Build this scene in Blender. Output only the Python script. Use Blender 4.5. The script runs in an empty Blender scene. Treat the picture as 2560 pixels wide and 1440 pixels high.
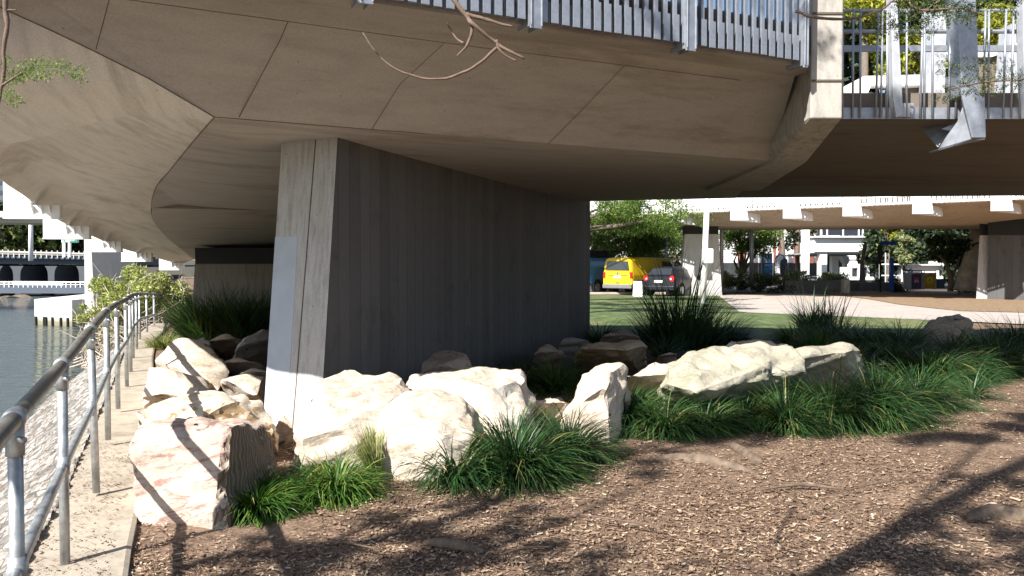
import bpy, bmesh, math, random
import numpy as np
from mathutils import Vector, Matrix, noise
R = math.radians
random.seed(7)
SC = bpy.context.scene
COL = SC.collection
# ------------------------------------------------------------------ camera, light, exposure
F = 2050.0; CAMZ = 1.6; PITCH = math.atan(60.0 / F)
cam = bpy.data.cameras.new('camera'); cam.sensor_width = 36; cam.lens = 36 * F / 2560
cam.clip_start = 0.05; cam.clip_end = 3000
co = bpy.data.objects.new('camera', cam); COL.objects.link(co)
co.location = (0, 0, CAMZ); co.rotation_euler = (R(90) - PITCH, 0, 0); SC.camera = co
SUN_H = Vector((-0.62, -0.79)).normalized(); SUN_EL = R(41)
TO_SUN = Vector((SUN_H.x * math.cos(SUN_EL), SUN_H.y * math.cos(SUN_EL), math.sin(SUN_EL)))
w = bpy.data.worlds.new('World'); SC.world = w; w.use_nodes = True
nt = w.node_tree; bg = nt.nodes['Background']; sky = nt.nodes.new('ShaderNodeTexSky')
sky.sky_type = 'NISHITA'; sky.sun_disc = False; sky.sun_elevation = SUN_EL
sky.sun_rotation = math.atan2(SUN_H.x, SUN_H.y) % (2 * math.pi)
nt.links.new(sky.outputs[0], bg.inputs[0]); bg.inputs[1].default_value = 0.065
sl = bpy.data.lights.new('sun', 'SUN'); sl.energy = 5.0; sl.angle = R(0.53); sl.color = (1.0, 0.95, 0.88)
so = bpy.data.objects.new('sun', sl); COL.objects.link(so)
so.rotation_euler = TO_SUN.to_track_quat('Z', 'Y').to_euler()
vs = SC.view_settings; vs.view_transform = 'Standard'; vs.look = 'None'; vs.gamma = 1; vs.exposure = 1.2
SC.cycles.max_bounces = 8; SC.cycles.diffuse_bounces = 5; SC.cycles.use_denoising = True
SC.cycles.caustics_reflective = False; SC.cycles.caustics_refractive = False
SC.cycles.sample_clamp_indirect = 6

# ------------------------------------------------------------------ surveying helpers (pixel of a 2560x1440 frame -> place)
CP, SP = math.cos(PITCH), math.sin(PITCH)
def ray(px, py):
    u = (px - 1280) / F; v = (720 - py) / F
    d = Vector((u, CP + v * SP, -SP + v * CP)); return d / d.y
def PD(px, py, d):
    return Vector((0, 0, CAMZ)) + ray(px, py) * d
def PZ(px, py, z=0.0):
    r = ray(px, py); return Vector((0, 0, CAMZ)) + r * ((z - CAMZ) / r.z)
def lerp(a, b, t): return a + (b - a) * t

# ------------------------------------------------------------------ materials
def M_(name):
    m = bpy.data.materials.new(name); m.use_nodes = True
    return m, m.node_tree.nodes, m.node_tree.links, m.node_tree.nodes['Principled BSDF']
def col(c): return (c[0], c[1], c[2], 1)
def ramp(N, L, src, stops, interp='LINEAR'):
    r = N.new('ShaderNodeValToRGB'); r.color_ramp.interpolation = interp
    e = r.color_ramp.elements
    while len(e) < len(stops): e.new(0.5)
    for i, (p, c) in enumerate(stops): e[i].position = p; e[i].color = col(c)
    L.new(src, r.inputs[0]); return r.outputs[0]
def coords(N, L, kind='Object', scale=(1, 1, 1), rot=(0, 0, 0)):
    t = N.new('ShaderNodeTexCoord'); mp = N.new('ShaderNodeMapping')
    mp.inputs['Scale'].default_value = scale; mp.inputs['Rotation'].default_value = rot
    if any(rot) and tuple(scale) != (1, 1, 1):       # turn first, stretch second
        m0 = N.new('ShaderNodeMapping'); m0.inputs['Rotation'].default_value = rot; mp.inputs['Rotation'].default_value = (0, 0, 0)
        L.new(t.outputs[kind], m0.inputs[0]); L.new(m0.outputs[0], mp.inputs[0])
    else: L.new(t.outputs[kind], mp.inputs[0])
    return mp.outputs[0]
def noise_t(N, L, vec, s, det=6, rough=0.6, dist=0):
    n = N.new('ShaderNodeTexNoise'); n.inputs['Scale'].default_value = s; n.inputs['Detail'].default_value = det
    n.inputs['Roughness'].default_value = rough; n.inputs['Distortion'].default_value = dist
    L.new(vec, n.inputs['Vector']); return n.outputs[0]
def mix(N, L, f, a, b, mode='MIX'):
    m = N.new('ShaderNodeMix'); m.data_type = 'RGBA'; m.blend_type = mode
    for s, v in ((m.inputs[0], f), (m.inputs[6], a), (m.inputs[7], b)):
        if hasattr(v, 'is_output'): L.new(v, s)
        elif isinstance(v, (int, float)): s.default_value = v
        else: s.default_value = col(v)
    return m.outputs[2]
def bump(N, L, P, h, strength=0.3, dist=0.02):
    b = N.new('ShaderNodeBump'); b.inputs['Strength'].default_value = strength; b.inputs['Distance'].default_value = dist
    L.new(h, b.inputs['Height']); L.new(b.outputs[0], P.inputs['Normal'])
def simple(name, c, rough=0.6, metal=0.0, var=0.12, s=6, bmp=0.0, spec=0.5, **kw):
    m, N, L, P = M_(name)
    v = coords(N, L); n = noise_t(N, L, v, s)
    L.new(ramp(N, L, n, [(0.3, [x * (1 - var) for x in c]), (0.7, [min(1, x * (1 + var)) for x in c])]), P.inputs['Base Color'])
    P.inputs['Roughness'].default_value = rough; P.inputs['Metallic'].default_value = metal
    P.inputs['Specular IOR Level'].default_value = spec
    if bmp: bump(N, L, P, noise_t(N, L, v, s * 8), bmp, 0.01)
    return m
def concrete(name, a, b, stretch=(1, 1, 1), rot=(0, 0, 0), board=0.0, axis=0, rough=0.85, stain=0.5):
    m, N, L, P = M_(name)
    v = coords(N, L); vs_ = coords(N, L, scale=stretch, rot=rot)
    n1 = noise_t(N, L, v, 0.9, 5, 0.55); n2 = noise_t(N, L, vs_, 6, 8, 0.65); n3 = noise_t(N, L, v, 70, 3, 0.6)
    base = mix(N, L, n1, a, b)
    st = ramp(N, L, n2, [(0.30, (1 - stain * .55,) * 3), (0.5, (1, 1, 1)), (0.72, (1 + stain * .25,) * 3)])
    c = mix(N, L, 1.0, base, st, 'MULTIPLY')
    fine = ramp(N, L, n3, [(0.3, (0.86, 0.86, 0.86)), (0.7, (1.08, 1.08, 1.08))])
    c = mix(N, L, 1.0, c, fine, 'MULTIPLY')
    # blow-holes and old drip stains
    pv = N.new('ShaderNodeTexVoronoi'); pv.inputs['Scale'].default_value = 7; pv.inputs['Randomness'].default_value = 1; L.new(v, pv.inputs['Vector'])
    c = mix(N, L, 1.0, c, ramp(N, L, pv.outputs['Distance'], [(.035, (.45, .42, .4)), (.06, (1, 1, 1))]), 'MULTIPLY')
    n4 = noise_t(N, L, vs_, 1.3, 9, .7, .3)
    c = mix(N, L, 1.0, c, ramp(N, L, n4, [(.36, (.78, .75, .72)), (.46, (1, 1, 1)), (.66, (1, 1, 1)), (.74, (1.12, 1.12, 1.12))]), 'MULTIPLY')
    hgt = n2
    if board:
        sx = N.new('ShaderNodeSeparateXYZ'); L.new(v, sx.inputs[0])
        dv = N.new('ShaderNodeMath'); dv.operation = 'DIVIDE'; L.new(sx.outputs[axis], dv.inputs[0]); dv.inputs[1].default_value = board
        # uneven boards
        wn0 = N.new('ShaderNodeMath'); wn0.operation = 'FLOOR'; L.new(dv.outputs[0], wn0.inputs[0])
        wn = N.new('ShaderNodeTexWhiteNoise'); wn.noise_dimensions = '1D'; L.new(wn0.outputs[0], wn.inputs['W'])
        c = mix(N, L, 1.0, c, ramp(N, L, wn.outputs[0], [(0, (.82, .82, .84)), (1, (1.1, 1.09, 1.07))]), 'MULTIPLY')
        fr = N.new('ShaderNodeMath'); fr.operation = 'FRACT'; L.new(dv.outputs[0], fr.inputs[0])
        g = ramp(N, L, fr.outputs[0], [(0.0, (.0,) * 3), (0.035, (1,) * 3), (0.98, (1,) * 3), (1.0, (0.3,) * 3)])
        c = mix(N, L, 1.0, c, mix(N, L, 0.7, (1, 1, 1), g), 'MULTIPLY')
        hgt = g
    L.new(c, P.inputs['Base Color']); P.inputs['Roughness'].default_value = rough
    bump(N, L, P, hgt, 0.4 if board else 0.25, 0.008)
    return m

MAT = {}
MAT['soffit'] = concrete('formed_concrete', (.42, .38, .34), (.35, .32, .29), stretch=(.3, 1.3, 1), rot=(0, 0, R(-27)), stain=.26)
MAT['soffit_dark'] = concrete('shade_darkened_concrete', (.20, .17, .14), (.16, .135, .115), stretch=(.3, 1.3, 1), rot=(0, 0, R(-1)), stain=.3)  # same concrete as the soffit, deep shade of this stretch put into the colour
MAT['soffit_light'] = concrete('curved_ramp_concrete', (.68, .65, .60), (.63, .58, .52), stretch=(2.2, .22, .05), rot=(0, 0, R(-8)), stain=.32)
MAT['pier_side'] = concrete('board_marked_shade_concrete', (.095, .095, .10), (.112, .11, .112), stretch=(2, 2, 1.2), board=0.19, axis=0, stain=.16)  # wall turned away from the sun: its shade is in the dark base colour
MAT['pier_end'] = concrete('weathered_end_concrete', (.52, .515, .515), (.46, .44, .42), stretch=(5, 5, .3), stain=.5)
MAT['pier_far'] = concrete('dim_pier_concrete', (.27, .25, .225), (.22, .20, .18), stretch=(4, 4, .3), stain=.5)  # darker copy of the end concrete, carrying the second pier's shade as colour
MAT['fin'] = concrete('pale_concrete', (.43, .41, .375), (.34, .32, .285), stretch=(2, 2, .6), stain=.6)
MAT['patch_paint'] = simple('grey_patch_paint', (.46, .51, .59), .8, var=.06)
MAT['cap'] = concrete('path_concrete', (.42, .37, .30), (.33, .285, .225), stain=.6)
MAT['pave'] = concrete('paving', (.44, .385, .34), (.36, .315, .28), stain=.3)
MAT['joint'] = simple('dark_joint', (.10, .08, .062), .9)
MAT['galv'] = simple('galvanised_steel', (.34, .37, .42), .5, .6, var=.18, s=14)
MAT['galv_pale'] = simple('pale_galvanised_steel', (.45, .47, .51), .55, .3, var=.15, s=9)
MAT['pipe'] = simple('weathered_galvanised_pipe', (.42, .44, .45), .48, .7, var=.3, s=18)
MAT['pipe_top'] = simple('worn_top_pipe', (.20, .195, .175), .5, .6, var=.35, s=12)
MAT['white_steel'] = simple('white_steel', (.8, .8, .8), .4, var=.04)
MAT['black'] = simple('black_rubber', (.015, .015, .017), .8)
MAT['kerb'] = concrete('brown_kerb_concrete', (.20, .16, .12), (.13, .105, .08), stain=.6)

# ------------------------------------------------------------------ mesh helpers
class MB:
    def __init__(s): s.v = []; s.f = []; s.mi = []; s.k = 0
    def mat(s, k): s.k = k; return s
    def add(s, vs_, fs):
        o = len(s.v); s.v += [tuple(p) for p in vs_]
        for f in fs: s.f.append(tuple(i + o for i in f)); s.mi.append(s.k)
        return s
    def quad(s, a, b, c, d): return s.add([a, b, c, d], [(0, 1, 2, 3)])
    def box(s, c, size, rz=0.0, M=None):
        x, y, z = size[0] / 2, size[1] / 2, size[2] / 2
        m = Matrix.Translation(Vector(c)) @ (M if M else Matrix.Rotation(rz, 4, 'Z'))
        vv = [m @ Vector(p) for p in ((-x, -y, -z), (x, -y, -z), (x, y, -z), (-x, y, -z), (-x, -y, z), (x, -y, z), (x, y, z), (-x, y, z))]
        return s.add(vv, [(3, 2, 1, 0), (4, 5, 6, 7), (0, 1, 5, 4), (1, 2, 6, 5), (2, 3, 7, 6), (3, 0, 4, 7)])
    def hexa(s, b, t):      # bottom 4, top 4 points
        return s.add(list(b) + list(t), [(3, 2, 1, 0), (4, 5, 6, 7), (0, 1, 5, 4), (1, 2, 6, 5), (2, 3, 7, 6), (3, 0, 4, 7)])
    def prism(s, poly, off):
        n = len(poly); off = Vector(off)
        a = [Vector(p) for p in poly]; b = [p + off for p in a]
        return s.add(a + b, [tuple(range(n))[::-1], tuple(range(n, 2 * n))] + [(i, (i + 1) % n, n + (i + 1) % n, n + i) for i in range(n)])
    def tube(s, pts, r, n=8, cap=True):
        pts = [Vector(p) for p in pts]; rr = r if isinstance(r, (list, tuple)) else [r] * len(pts)
        vs_ = []; up = None
        for i, p in enumerate(pts):
            t = (pts[min(i + 1, len(pts) - 1)] - pts[max(i - 1, 0)]).normalized()
            if up is None:
                up = t.orthogonal().normalized()
            up = (up - t * up.dot(t)).normalized(); sd = t.cross(up)
            for k in range(n):
                a = 2 * math.pi * k / n; vs_.append(p + (up * math.cos(a) + sd * math.sin(a)) * rr[i])
        fs = [(i * n + k, i * n + (k + 1) % n, (i + 1) * n + (k + 1) % n, (i + 1) * n + k) for i in range(len(pts) - 1) for k in range(n)]
        if cap: fs += [tuple(range(n))[::-1], tuple((len(pts) - 1) * n + k for k in range(n))]
        return s.add(vs_, fs)
    def grid(s, rows):
        n = len(rows[0]); vs_ = [p for r in rows for p in r]
        return s.add(vs_, [(i * n + j, i * n + j + 1, (i + 1) * n + j + 1, (i + 1) * n + j) for i in range(len(rows) - 1) for j in range(n - 1)])
    def build(s, name, mats, parent=None, smooth=False, bevel=0.0, loc=None):
        me = bpy.data.meshes.new(name)
        vv = s.v
        if loc is not None: vv = [(p[0] - loc[0], p[1] - loc[1], p[2] - loc[2]) for p in vv]
        me.from_pydata(vv, [], s.f)
        if not isinstance(mats, (list, tuple)): mats = [mats]
        for m in mats: me.materials.append(m)
        me.polygons.foreach_set('material_index', s.mi)
        if smooth: me.polygons.foreach_set('use_smooth', [True] * len(me.polygons))
        me.update()
        o = bpy.data.objects.new(name, me); COL.objects.link(o)
        if loc is not None: o.location = loc
        if parent: o.parent = parent
        if bevel:
            b = o.modifiers.new('bevel', 'BEVEL'); b.width = bevel; b.segments = 2; b.limit_method = 'ANGLE'; b.angle_limit = R(40)
        return o
def tag(o, label=None, cat=None, group=None, kind=None):
    if label: o['label'] = label
    if cat: o['category'] = cat
    if group: o['group'] = group
    if kind: o['kind'] = kind
    return o
def thing(name, label, cat, loc=(0, 0, 0), rz=0.0, group=None):
    o = bpy.data.objects.new(name, None); COL.objects.link(o); o.location = loc; o.rotation_euler = (0, 0, rz)
    o.empty_display_size = 0.2
    return tag(o, label, cat, group)
def struct(o): o['kind'] = 'structure'; return o
def stuff(o): o['kind'] = 'stuff'; return o

# ------------------------------------------------------------------ TERRAIN
POSTS = [(50, 1800, 1030), (163, 1415, 905), (232, 1213, 820), (270, 1085, 777), (295, 1010, 759), (317, 956, 748), (327, 922, 740), (333, 896, 737), (342, 878, 735), (350, 861, 734), (368, 849, 734), (386, 838, 734.5), (406, 830, 735), (434, 822, 736), (470, 815, 737)]
RAILH = 1.07
PB = []      # foot of each railing post
for i, (px, yb, yt) in enumerate(POSTS):
    d = RAILH * F / (yb - yt)
    PB.append(PD(px, yb, d))
def shore_x(y):       # x of the railing line at depth y
    pts = [(-60, 22.5)] + [(-8, 2.6)] + [(p.y, p.x) for p in PB[:10]] + [(22, -9.5), (30, -12), (50, -20), (80, -34), (200, -90)]
    for (a, xa), (b, xb) in zip(pts, pts[1:]):
        if a <= y <= b: return xa + (xb - xa) * (y - a) / (b - a)
    return pts[-1][1]
WATER_Z = -1.25
def land_z(x, y):
    s = (shore_x(y) - 0.22) - x        # >0 on the river side
    if s <= 0: return 0.0
    return max(-3.0, -0.78 * s * 0.91)
def ground_h(x, y):
    z = land_z(x, y)
    if z == 0:
        dz = 0.0
        if y > 9: dz = -0.0
        k = min(1, max(0, (x - shore_x(y) - .15) / .5))
        n = noise.noise(Vector((x * .7, y * .7, 3))) * .035 + noise.noise(Vector((x * 3, y * 3, 1))) * .012
        near = 1 if y < 14 else max(0, 1 - (y - 14) / 6)
        z = (n - 0.03) * k * near - 0.035 * (1 - k) + dz - .02 * (1 - near)
    return z
m, N, L, P = M_('mulch_ground')
v = coords(N, L); n1 = noise_t(N, L, v, 1.3, 4); n2 = noise_t(N, L, v, 38, 8, .7, .6); n3 = noise_t(N, L, v, 9, 6, .65)
c = ramp(N, L, n2, [(0.36, (.05, .031, .02)), (0.5, (.165, .108, .071)), (0.6, (.31, .215, .145)), (.72, (.48, .365, .26))])
c = mix(N, L, 1, c, ramp(N, L, n3, [(0.3, (.7, .66, .64)), (.7, (1.15, 1.12, 1.1))]), 'MULTIPLY')
c = mix(N, L, ramp(N, L, n1, [(0.52, (0, 0, 0)), (.66, (.6,) * 3)]), c, (.27, .19, .13))
L.new(c, P.inputs['Base Color']); P.inputs['Roughness'].default_value = .95; bump(N, L, P, n2, .8, .02)
MAT['mulch'] = m
def axis_samples(lst):
    out = []
    for a, b, st in lst:
        n = max(1, int(round((b - a) / st)))
        out += [a + (b - a) * i / n for i in range(n)]
    return out + [lst[-1][1]]
xs = axis_samples([(-400, -60, 40), (-60, -20, 5), (-20, -8, .8), (-8, 7, .12), (7, 14, .5), (14, 60, 5), (60, 400, 40)])
ys = axis_samples([(-60, 0, 5), (0, 3, .4), (3, 12, .12), (12, 20, .35), (20, 60, 2), (60, 400, 30), (400, 1200, 200)])
g = MB(); g.grid([[(x, y, ground_h(x, y)) for x in xs] for y in ys])
struct(g.build('ground', MAT['mulch'], smooth=True))
# water
m, N, L, P = M_('river_water')
v = coords(N, L, scale=(.35, 1.5, 1), rot=(0, 0, R(6))); n = noise_t(N, L, v, 1.15, 3, .5, .5); n2 = noise_t(N, L, v, 5, 4, .65)
P.inputs['Base Color'].default_value = (.06, .075, .065, 1); P.inputs['Roughness'].default_value = .03
P.inputs['Specular IOR Level'].default_value = .9
b = N.new('ShaderNodeBump'); b.inputs['Strength'].default_value = 1.0; b.inputs['Distance'].default_value = .45; L.new(n, b.inputs['Height'])
b2 = N.new('ShaderNodeBump'); b2.inputs['Strength'].default_value = 1.0; b2.inputs['Distance'].default_value = .05; L.new(n2, b2.inputs['Height'])
L.new(b.outputs[0], b2.inputs['Normal']); L.new(b2.outputs[0], P.inputs['Normal'])
MAT['water'] = m
g = MB(); g.quad((-600, -60, WATER_Z), (30, -60, WATER_Z), (5, 400, WATER_Z), (-600, 400, WATER_Z))
struct(g.build('water', MAT['water']))
# cobbled bank: rounded stones on the slope between the capping and the water
m, N, L, P = M_('cobble_bank')
v = coords(N, L); vo = N.new('ShaderNodeTexVoronoi'); vo.inputs['Scale'].default_value = 6.5; L.new(v, vo.inputs['Vector'])
vr = N.new('ShaderNodeTexVoronoi'); vr.feature = 'DISTANCE_TO_EDGE'; vr.inputs['Scale'].default_value = 6.5; L.new(v, vr.inputs['Vector'])
c = ramp(N, L, vo.outputs['Color'], [(0.2, (.13, .125, .115)), (.8, (.40, .37, .34))])
c = mix(N, L, ramp(N, L, vr.outputs['Distance'], [(0.0, (1, 1, 1)), (.10, (0, 0, 0))]), c, (.07, .062, .052))
c = mix(N, L, 1, c, ramp(N, L, noise_t(N, L, v, 22, 6), [(0.3, (.75,) * 3), (.7, (1.15,) * 3)]), 'MULTIPLY')
L.new(c, P.inputs['Base Color']); P.inputs['Roughness'].default_value = .8; bump(N, L, P, vr.outputs['Distance'], 1.0, .06)
MAT['cobble'] = m
g = MB(); rows = []; y = 1.2
while y < 42:
    st = max(.035, y * .0045); x0 = shore_x(y) - .2; r_ = []
    for k in range(80):
        x = x0 - .036 * k; dv, _p = noise.voronoi(Vector((x * 6.5, y * 6.5, 3)))
        r_.append((x, y, -.72 * .036 * k + 0.01 + .04 * min(1, (dv[1] - dv[0]) * 2.2) ** .5 + noise.noise(Vector((x * 20, y * 20, 0))) * .008))
    rows.append(r_); y += st
g.grid(rows); struct(g.build('river_bank', MAT['cobble'], smooth=True))
# concrete capping that carries the railing
g = MB(); rows = []
ly = [-2 + .5 * i for i in range(60)]
prof = [(-.24, -.35), (-.24, -.005), (-.22, .012), (.22, .012), (.24, -.0), (.24, -.25)]
gaps = []
for y in ly:
    x0 = shore_x(y) + (.02)
    wv = .012 * noise.noise(Vector((y * 2, 0, 5)))
    rows.append([(x0 + a * 1.12 + (wv if a > 0 else 0), y + a * .44, z + (PBz if False else 0)) for a, z in prof])
g.grid(rows)
struct(g.build('path', MAT['cap'], smooth=False))
# sheets beyond the bridge
def sheet(name, pxs, z, mt, n=0):
    g = MB(); pts = [PZ(px, py, z) for px, py in pxs]; g.add(pts, [tuple(range(len(pts)))]); return struct(g.build(name, mt))
m, N, L, P = M_('lawn_grass')
v = coords(N, L, scale=(1, .5, 1)); n2 = noise_t(N, L, v, 2.2, 8, .85); n1 = noise_t(N, L, v, .5, 4)
c = ramp(N, L, n2, [(0.35, (.018, .04, .01)), (.5, (.07, .11, .028)), (.65, (.16, .19, .07))])  # low, uneven greens imitate dappled tree shade in the colour
c = mix(N, L, ramp(N, L, n1, [(.5, (0,) * 3), (.7, (.6,) * 3)]), c, (.22, .19, .09)); L.new(c, P.inputs['Base Color']); P.inputs['Roughness'].default_value = .95
bump(N, L, P, n2, .8, .05); MAT['lawn'] = m
m, N, L, P = M_('golden_mulch')
v = coords(N, L); n2 = noise_t(N, L, v, 4, 8, .85)
L.new(ramp(N, L, n2, [(0.3, (.12, .075, .04)), (.6, (.30, .205, .12)), (.75, (.5, .38, .24))]), P.inputs['Base Color']); P.inputs['Roughness'].default_value = .95
bump(N, L, P, n2, 1, .06); MAT['gold_mulch'] = m
MAT['asphalt'] = simple('asphalt', (.07, .07, .072), .9, var=.2, s=20, bmp=.3)
sheet('road', [(1000, 741), (2560, 722), (3300, 722), (3300, 676), (800, 676), (800, 741)], .004, MAT['asphalt'])
sheet('lawn', [(1100, 900), (1300, 870), (1860, 850), (2450, 845), (2420, 800), (1850, 772), (1790, 738), (800, 738), (800, 800)], .008, MAT['lawn'])
sheet('paving', [(1795, 738), (1850, 780), (2150, 792), (2560, 810), (3000, 822), (3000, 792), (2400, 778), (2250, 762), (2170, 748), (2080, 737), (1990, 734)], .014, MAT['pave'])
sheet('mulch_bed', [(2060, 729), (2080, 736), (2170, 747), (2250, 761), (2400, 777), (3000, 790), (3000, 729)], .018, MAT['gold_mulch'])
# kerb along the car park
g = MB(); a = PZ(700, 738, 0); bq = PZ(1795, 736, 0); g.hexa([a, bq, bq + Vector((0, .25, 0)), a + Vector((0, .25, 0))], [p + Vector((0, 0, .12)) for p in (a, bq, bq + Vector((0, .25, 0)), a + Vector((0, .25, 0)))])
struct(g.build('kerb', MAT['pave'], bevel=.02))

# ------------------------------------------------------------------ BRIDGE (near deck, ramp, pier)
bridge = thing('bridge', 'brown concrete pedestrian bridge deck with faceted underside filling the top of the picture', 'bridge', (0, 0, 0))
ZE, ZF = 3.5, 2.8
e0 = PZ(880, 0, ZE); e1 = PZ(2010, 165, ZE); ed = (e1 - e0).normalized()
def E(x): return e0 + ed * ((x - e0.x) / ed.x)
f0 = PZ(535, 292, ZF); f1 = PZ(1925, 402, ZF)
def Fp(t): return f0.lerp(f1, t)
r0 = PZ(1475, 503, 2.75); r1 = PZ(2560, 487, 2.75)
top = .32
S = MB()
# wing between the edge and the fold
NW = 16
Ee = [E(x) for x in np.linspace(-4.25, 3.0, NW + 1)]
inn = Vector((-ed.y, ed.x, 0))
lipin = [p + inn * .30 + Vector((0, 0, -.02)) for p in Ee]
Ff = [f0.lerp(f1, i / NW) for i in range(NW + 1)]
wing_n = (Ff[-1] - lipin[-1]).cross(Ff[-1] - Ff[0]).normalized()
def wing_at(px, py):
    r = ray(px, py); o = Vector((0, 0, CAMZ)); p0 = Ff[4]
    return o + r * ((p0 - o).dot(wing_n) / r.dot(wing_n))
J = [wing_at(-12, -60), wing_at(0, 18), wing_at(130, 77), wing_at(240, 130), wing_at(370, 195), wing_at(455, 245), f0]
Ee = [E(x) for x in np.linspace(-3.1, 2.97, NW + 1)]
lipin = [p + inn * .30 + Vector((0, 0, -.02)) for p in Ee]
Bp = [(500, 332, 7.6), (460, 380, 8.8), (420, 430, 10.5), (390, 465, 12.0), (379, 500, 12.8), (377, 520, 13.2)]
B2 = [(380, 545, 14.2), (397, 572, 15.6), (430, 605, 17.4), (485, 648, 20.5)]
def closed(mb, rows, ztop=None, dz=.3):
    """a slab whose underside is the grid of rows"""
    n = len(rows[0]); mr = len(rows)
    up = [[Vector((p.x, p.y, max(p.z + .12, ztop) if ztop else p.z + dz)) for p in r] for r in rows]
    mb.grid(rows); mb.grid([r[::-1] for r in up])
    ring = [(0, j) for j in range(n)] + [(i, n - 1) for i in range(1, mr)] + [(mr - 1, j) for j in range(n - 2, -1, -1)] + [(i, 0) for i in range(mr - 2, 0, -1)]
    for a, b in zip(ring, ring[1:] + ring[:1]):
        mb.quad(rows[a[0]][a[1]], up[a[0]][a[1]], up[b[0]][b[1]], rows[b[0]][b[1]])
def loft(pa, pb, k):
    return [[a.lerp(b, i / k) for a, b in zip(pa, pb)] for i in range(k + 1)]
def resample(pts, n):
    ls = [0]
    for a, b in zip(pts, pts[1:]): ls.append(ls[-1] + (b - a).length)
    out = []
    for i in range(n):
        s = ls[-1] * i / (n - 1)
        for k in range(len(pts) - 1):
            if s <= ls[k + 1] + 1e-9:
                out.append(pts[k].lerp(pts[k + 1], (s - ls[k]) / max(1e-9, ls[k + 1] - ls[k])))
    return out
TZ = 3.84
# main deck: lip, wing, bottom flange, far wing
D = MB()
closed(D, [Ee, lipin], TZ)
Jd = [lipin[0]] + J[1:]           # crease where the ramp joins
closed(D, loft(lipin, Ff, 3), TZ)
fan = Jd + [f0]; fan = [Jd[0]] + J[1:]
D.add([lipin[0]] + J, [(0, i + 1, i) for i in range(1, len(J))])
D.add([Vector((p.x, p.y, TZ)) for p in [lipin[0]] + J], [(0, i, i + 1) for i in range(1, len(J))])
crease = [PD(*q) for q in [(377, 520, 13.2), (420, 525, 13.6), (470, 528, 14.2), (540, 531, 14.6), (620, 533, 15), (680, 535, 15.2), (780, 533, 15.5)]]
near = [PD(*q) for q in Bp[::-1]] + [f0]
rr = PZ(1475, 503, 2.75)
NF = 10
for i in range(1, NF + 1):
    t = i / NF; near.append(f0.lerp(f1, t))
    if t <= .6: crease.append(crease[6].lerp(rr, t / .6))
    else: crease.append(rr.lerp(Vector((3.9, 14.35, 2.75)), (t - .6) / .4))
near[0] = crease[0] + Vector((.002, 0, 0))
closed(D, loft(near, crease, 6), TZ)
fw = [p + Vector((-.15, 2.6, .75)) for p in crease[5:]]
closed(D, [crease[5:], fw], TZ)
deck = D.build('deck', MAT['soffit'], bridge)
# right hand stretch of the deck
xs_r = [3.3, 3.9, 5, 6.5, 8, 10, 13, 17]
D = MB()
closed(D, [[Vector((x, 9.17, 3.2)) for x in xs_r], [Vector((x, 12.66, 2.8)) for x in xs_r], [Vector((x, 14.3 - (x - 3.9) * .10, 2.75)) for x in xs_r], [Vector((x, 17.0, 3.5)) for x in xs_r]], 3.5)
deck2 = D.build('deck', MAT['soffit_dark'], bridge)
# pale end fin between the two stretches
g = MB()
fp = [(7.93, 5.6), (7.93, 3.0), (9.5, 2.77), (12.7, 2.73), (12.7, 3.3), (8.85, 3.62), (8.85, 5.6)]
def finx(d, side): return (2.87 + min(.13, (d - 7.93) * .083)) if side == 0 else 3.175 + (d - 7.93) * .139
a = [Vector((finx(d, 0), d, z)) for d, z in fp]; b = [Vector((finx(d, 1), d, z)) for d, z in fp]
n = len(fp); g.add(a + b, [tuple(range(n))[::-1], tuple(range(n, 2 * n))] + [(i, (i + 1) % n, n + (i + 1) % n, n + i) for i in range(n)])
fin = g.build('end_fin', MAT['fin'], bridge, bevel=.015)
g = MB()
for z in (3.36, 4.0, 4.62): g.box((3.022, 7.925, z), (.29, .012, .018))
g.build('joint', MAT['joint'], fin)
# curved ramp going down towards the river
JB = [lipin[0]] + J[1:-1] + [f0] + [PD(*q) for q in Bp] + [PD(*q) for q in B2]
REp = [(0, 447, 8.2), (60, 489, 9.3), (100, 520, 10.3), (140, 547, 11.3), (185, 570, 12.4), (215, 583, 13.2), (248, 598, 14.3), (280, 611, 15.6), (320, 626, 17.2), (375, 640, 19.6), (450, 662, 23)]
RE = [Vector(q) for q in ((-3.18, 5.05, 3.3), (-3.35, 5.2, 3.02), (-3.48, 5.5, 2.84), (-3.70, 5.72, 2.74), (-3.86, 5.92, 2.70), (-4.45, 6.9, 2.56))] + [PD(*q) for q in REp]
assert len(RE) == len(JB), (len(RE), len(JB))
G = [Vector((-3.12, 5.1, 3.38))] + [PD(*q) for q in [(-5, 40, 5.25), (-2, 120, 5.45), (2, 180, 5.7), (4, 215, 5.9), (6, 255, 6.3), (14, 292, 6.9), (45, 352, 7.8), (85, 415, 8.9), (128, 465, 10.1), (170, 505, 11.3), (205, 530, 12.2), (240, 555, 13.6), (285, 583, 15.2), (330, 606, 17), (390, 634, 19.4), (462, 657, 22.8)]]
for i in range(1, 6): G[i] = RE[i].lerp(JB[i], .3) - Vector((0, 0, .03))
def dense(pts, k=3):   # smooth interpolation along the ramp
    out = []
    for i in range(len(pts) - 1):
        p0 = pts[max(0, i - 1)]; p1 = pts[i]; p2 = pts[i + 1]; p3 = pts[min(len(pts) - 1, i + 2)]
        for j in range(k):
            t = j / k
            out.append(.5 * ((2 * p1) + (p2 - p0) * t + (2 * p0 - 5 * p1 + 4 * p2 - p3) * t * t + (3 * p1 - p0 - 3 * p2 + p3) * t ** 3))
    return out + [pts[-1]]
def lin(pts, k=3):
    return [pts[i].lerp(pts[i + 1], j / k) for i in range(len(pts) - 1) for j in range(k)] + [pts[-1]]
DR, DG = dense(RE), dense(G)
DJ = lin(JB[:8]) [:-1] + dense(JB[7:])
Rm = MB()
rows = loft(DR, DG, 2) + loft(DG, DJ, 5)[1:]
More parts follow.
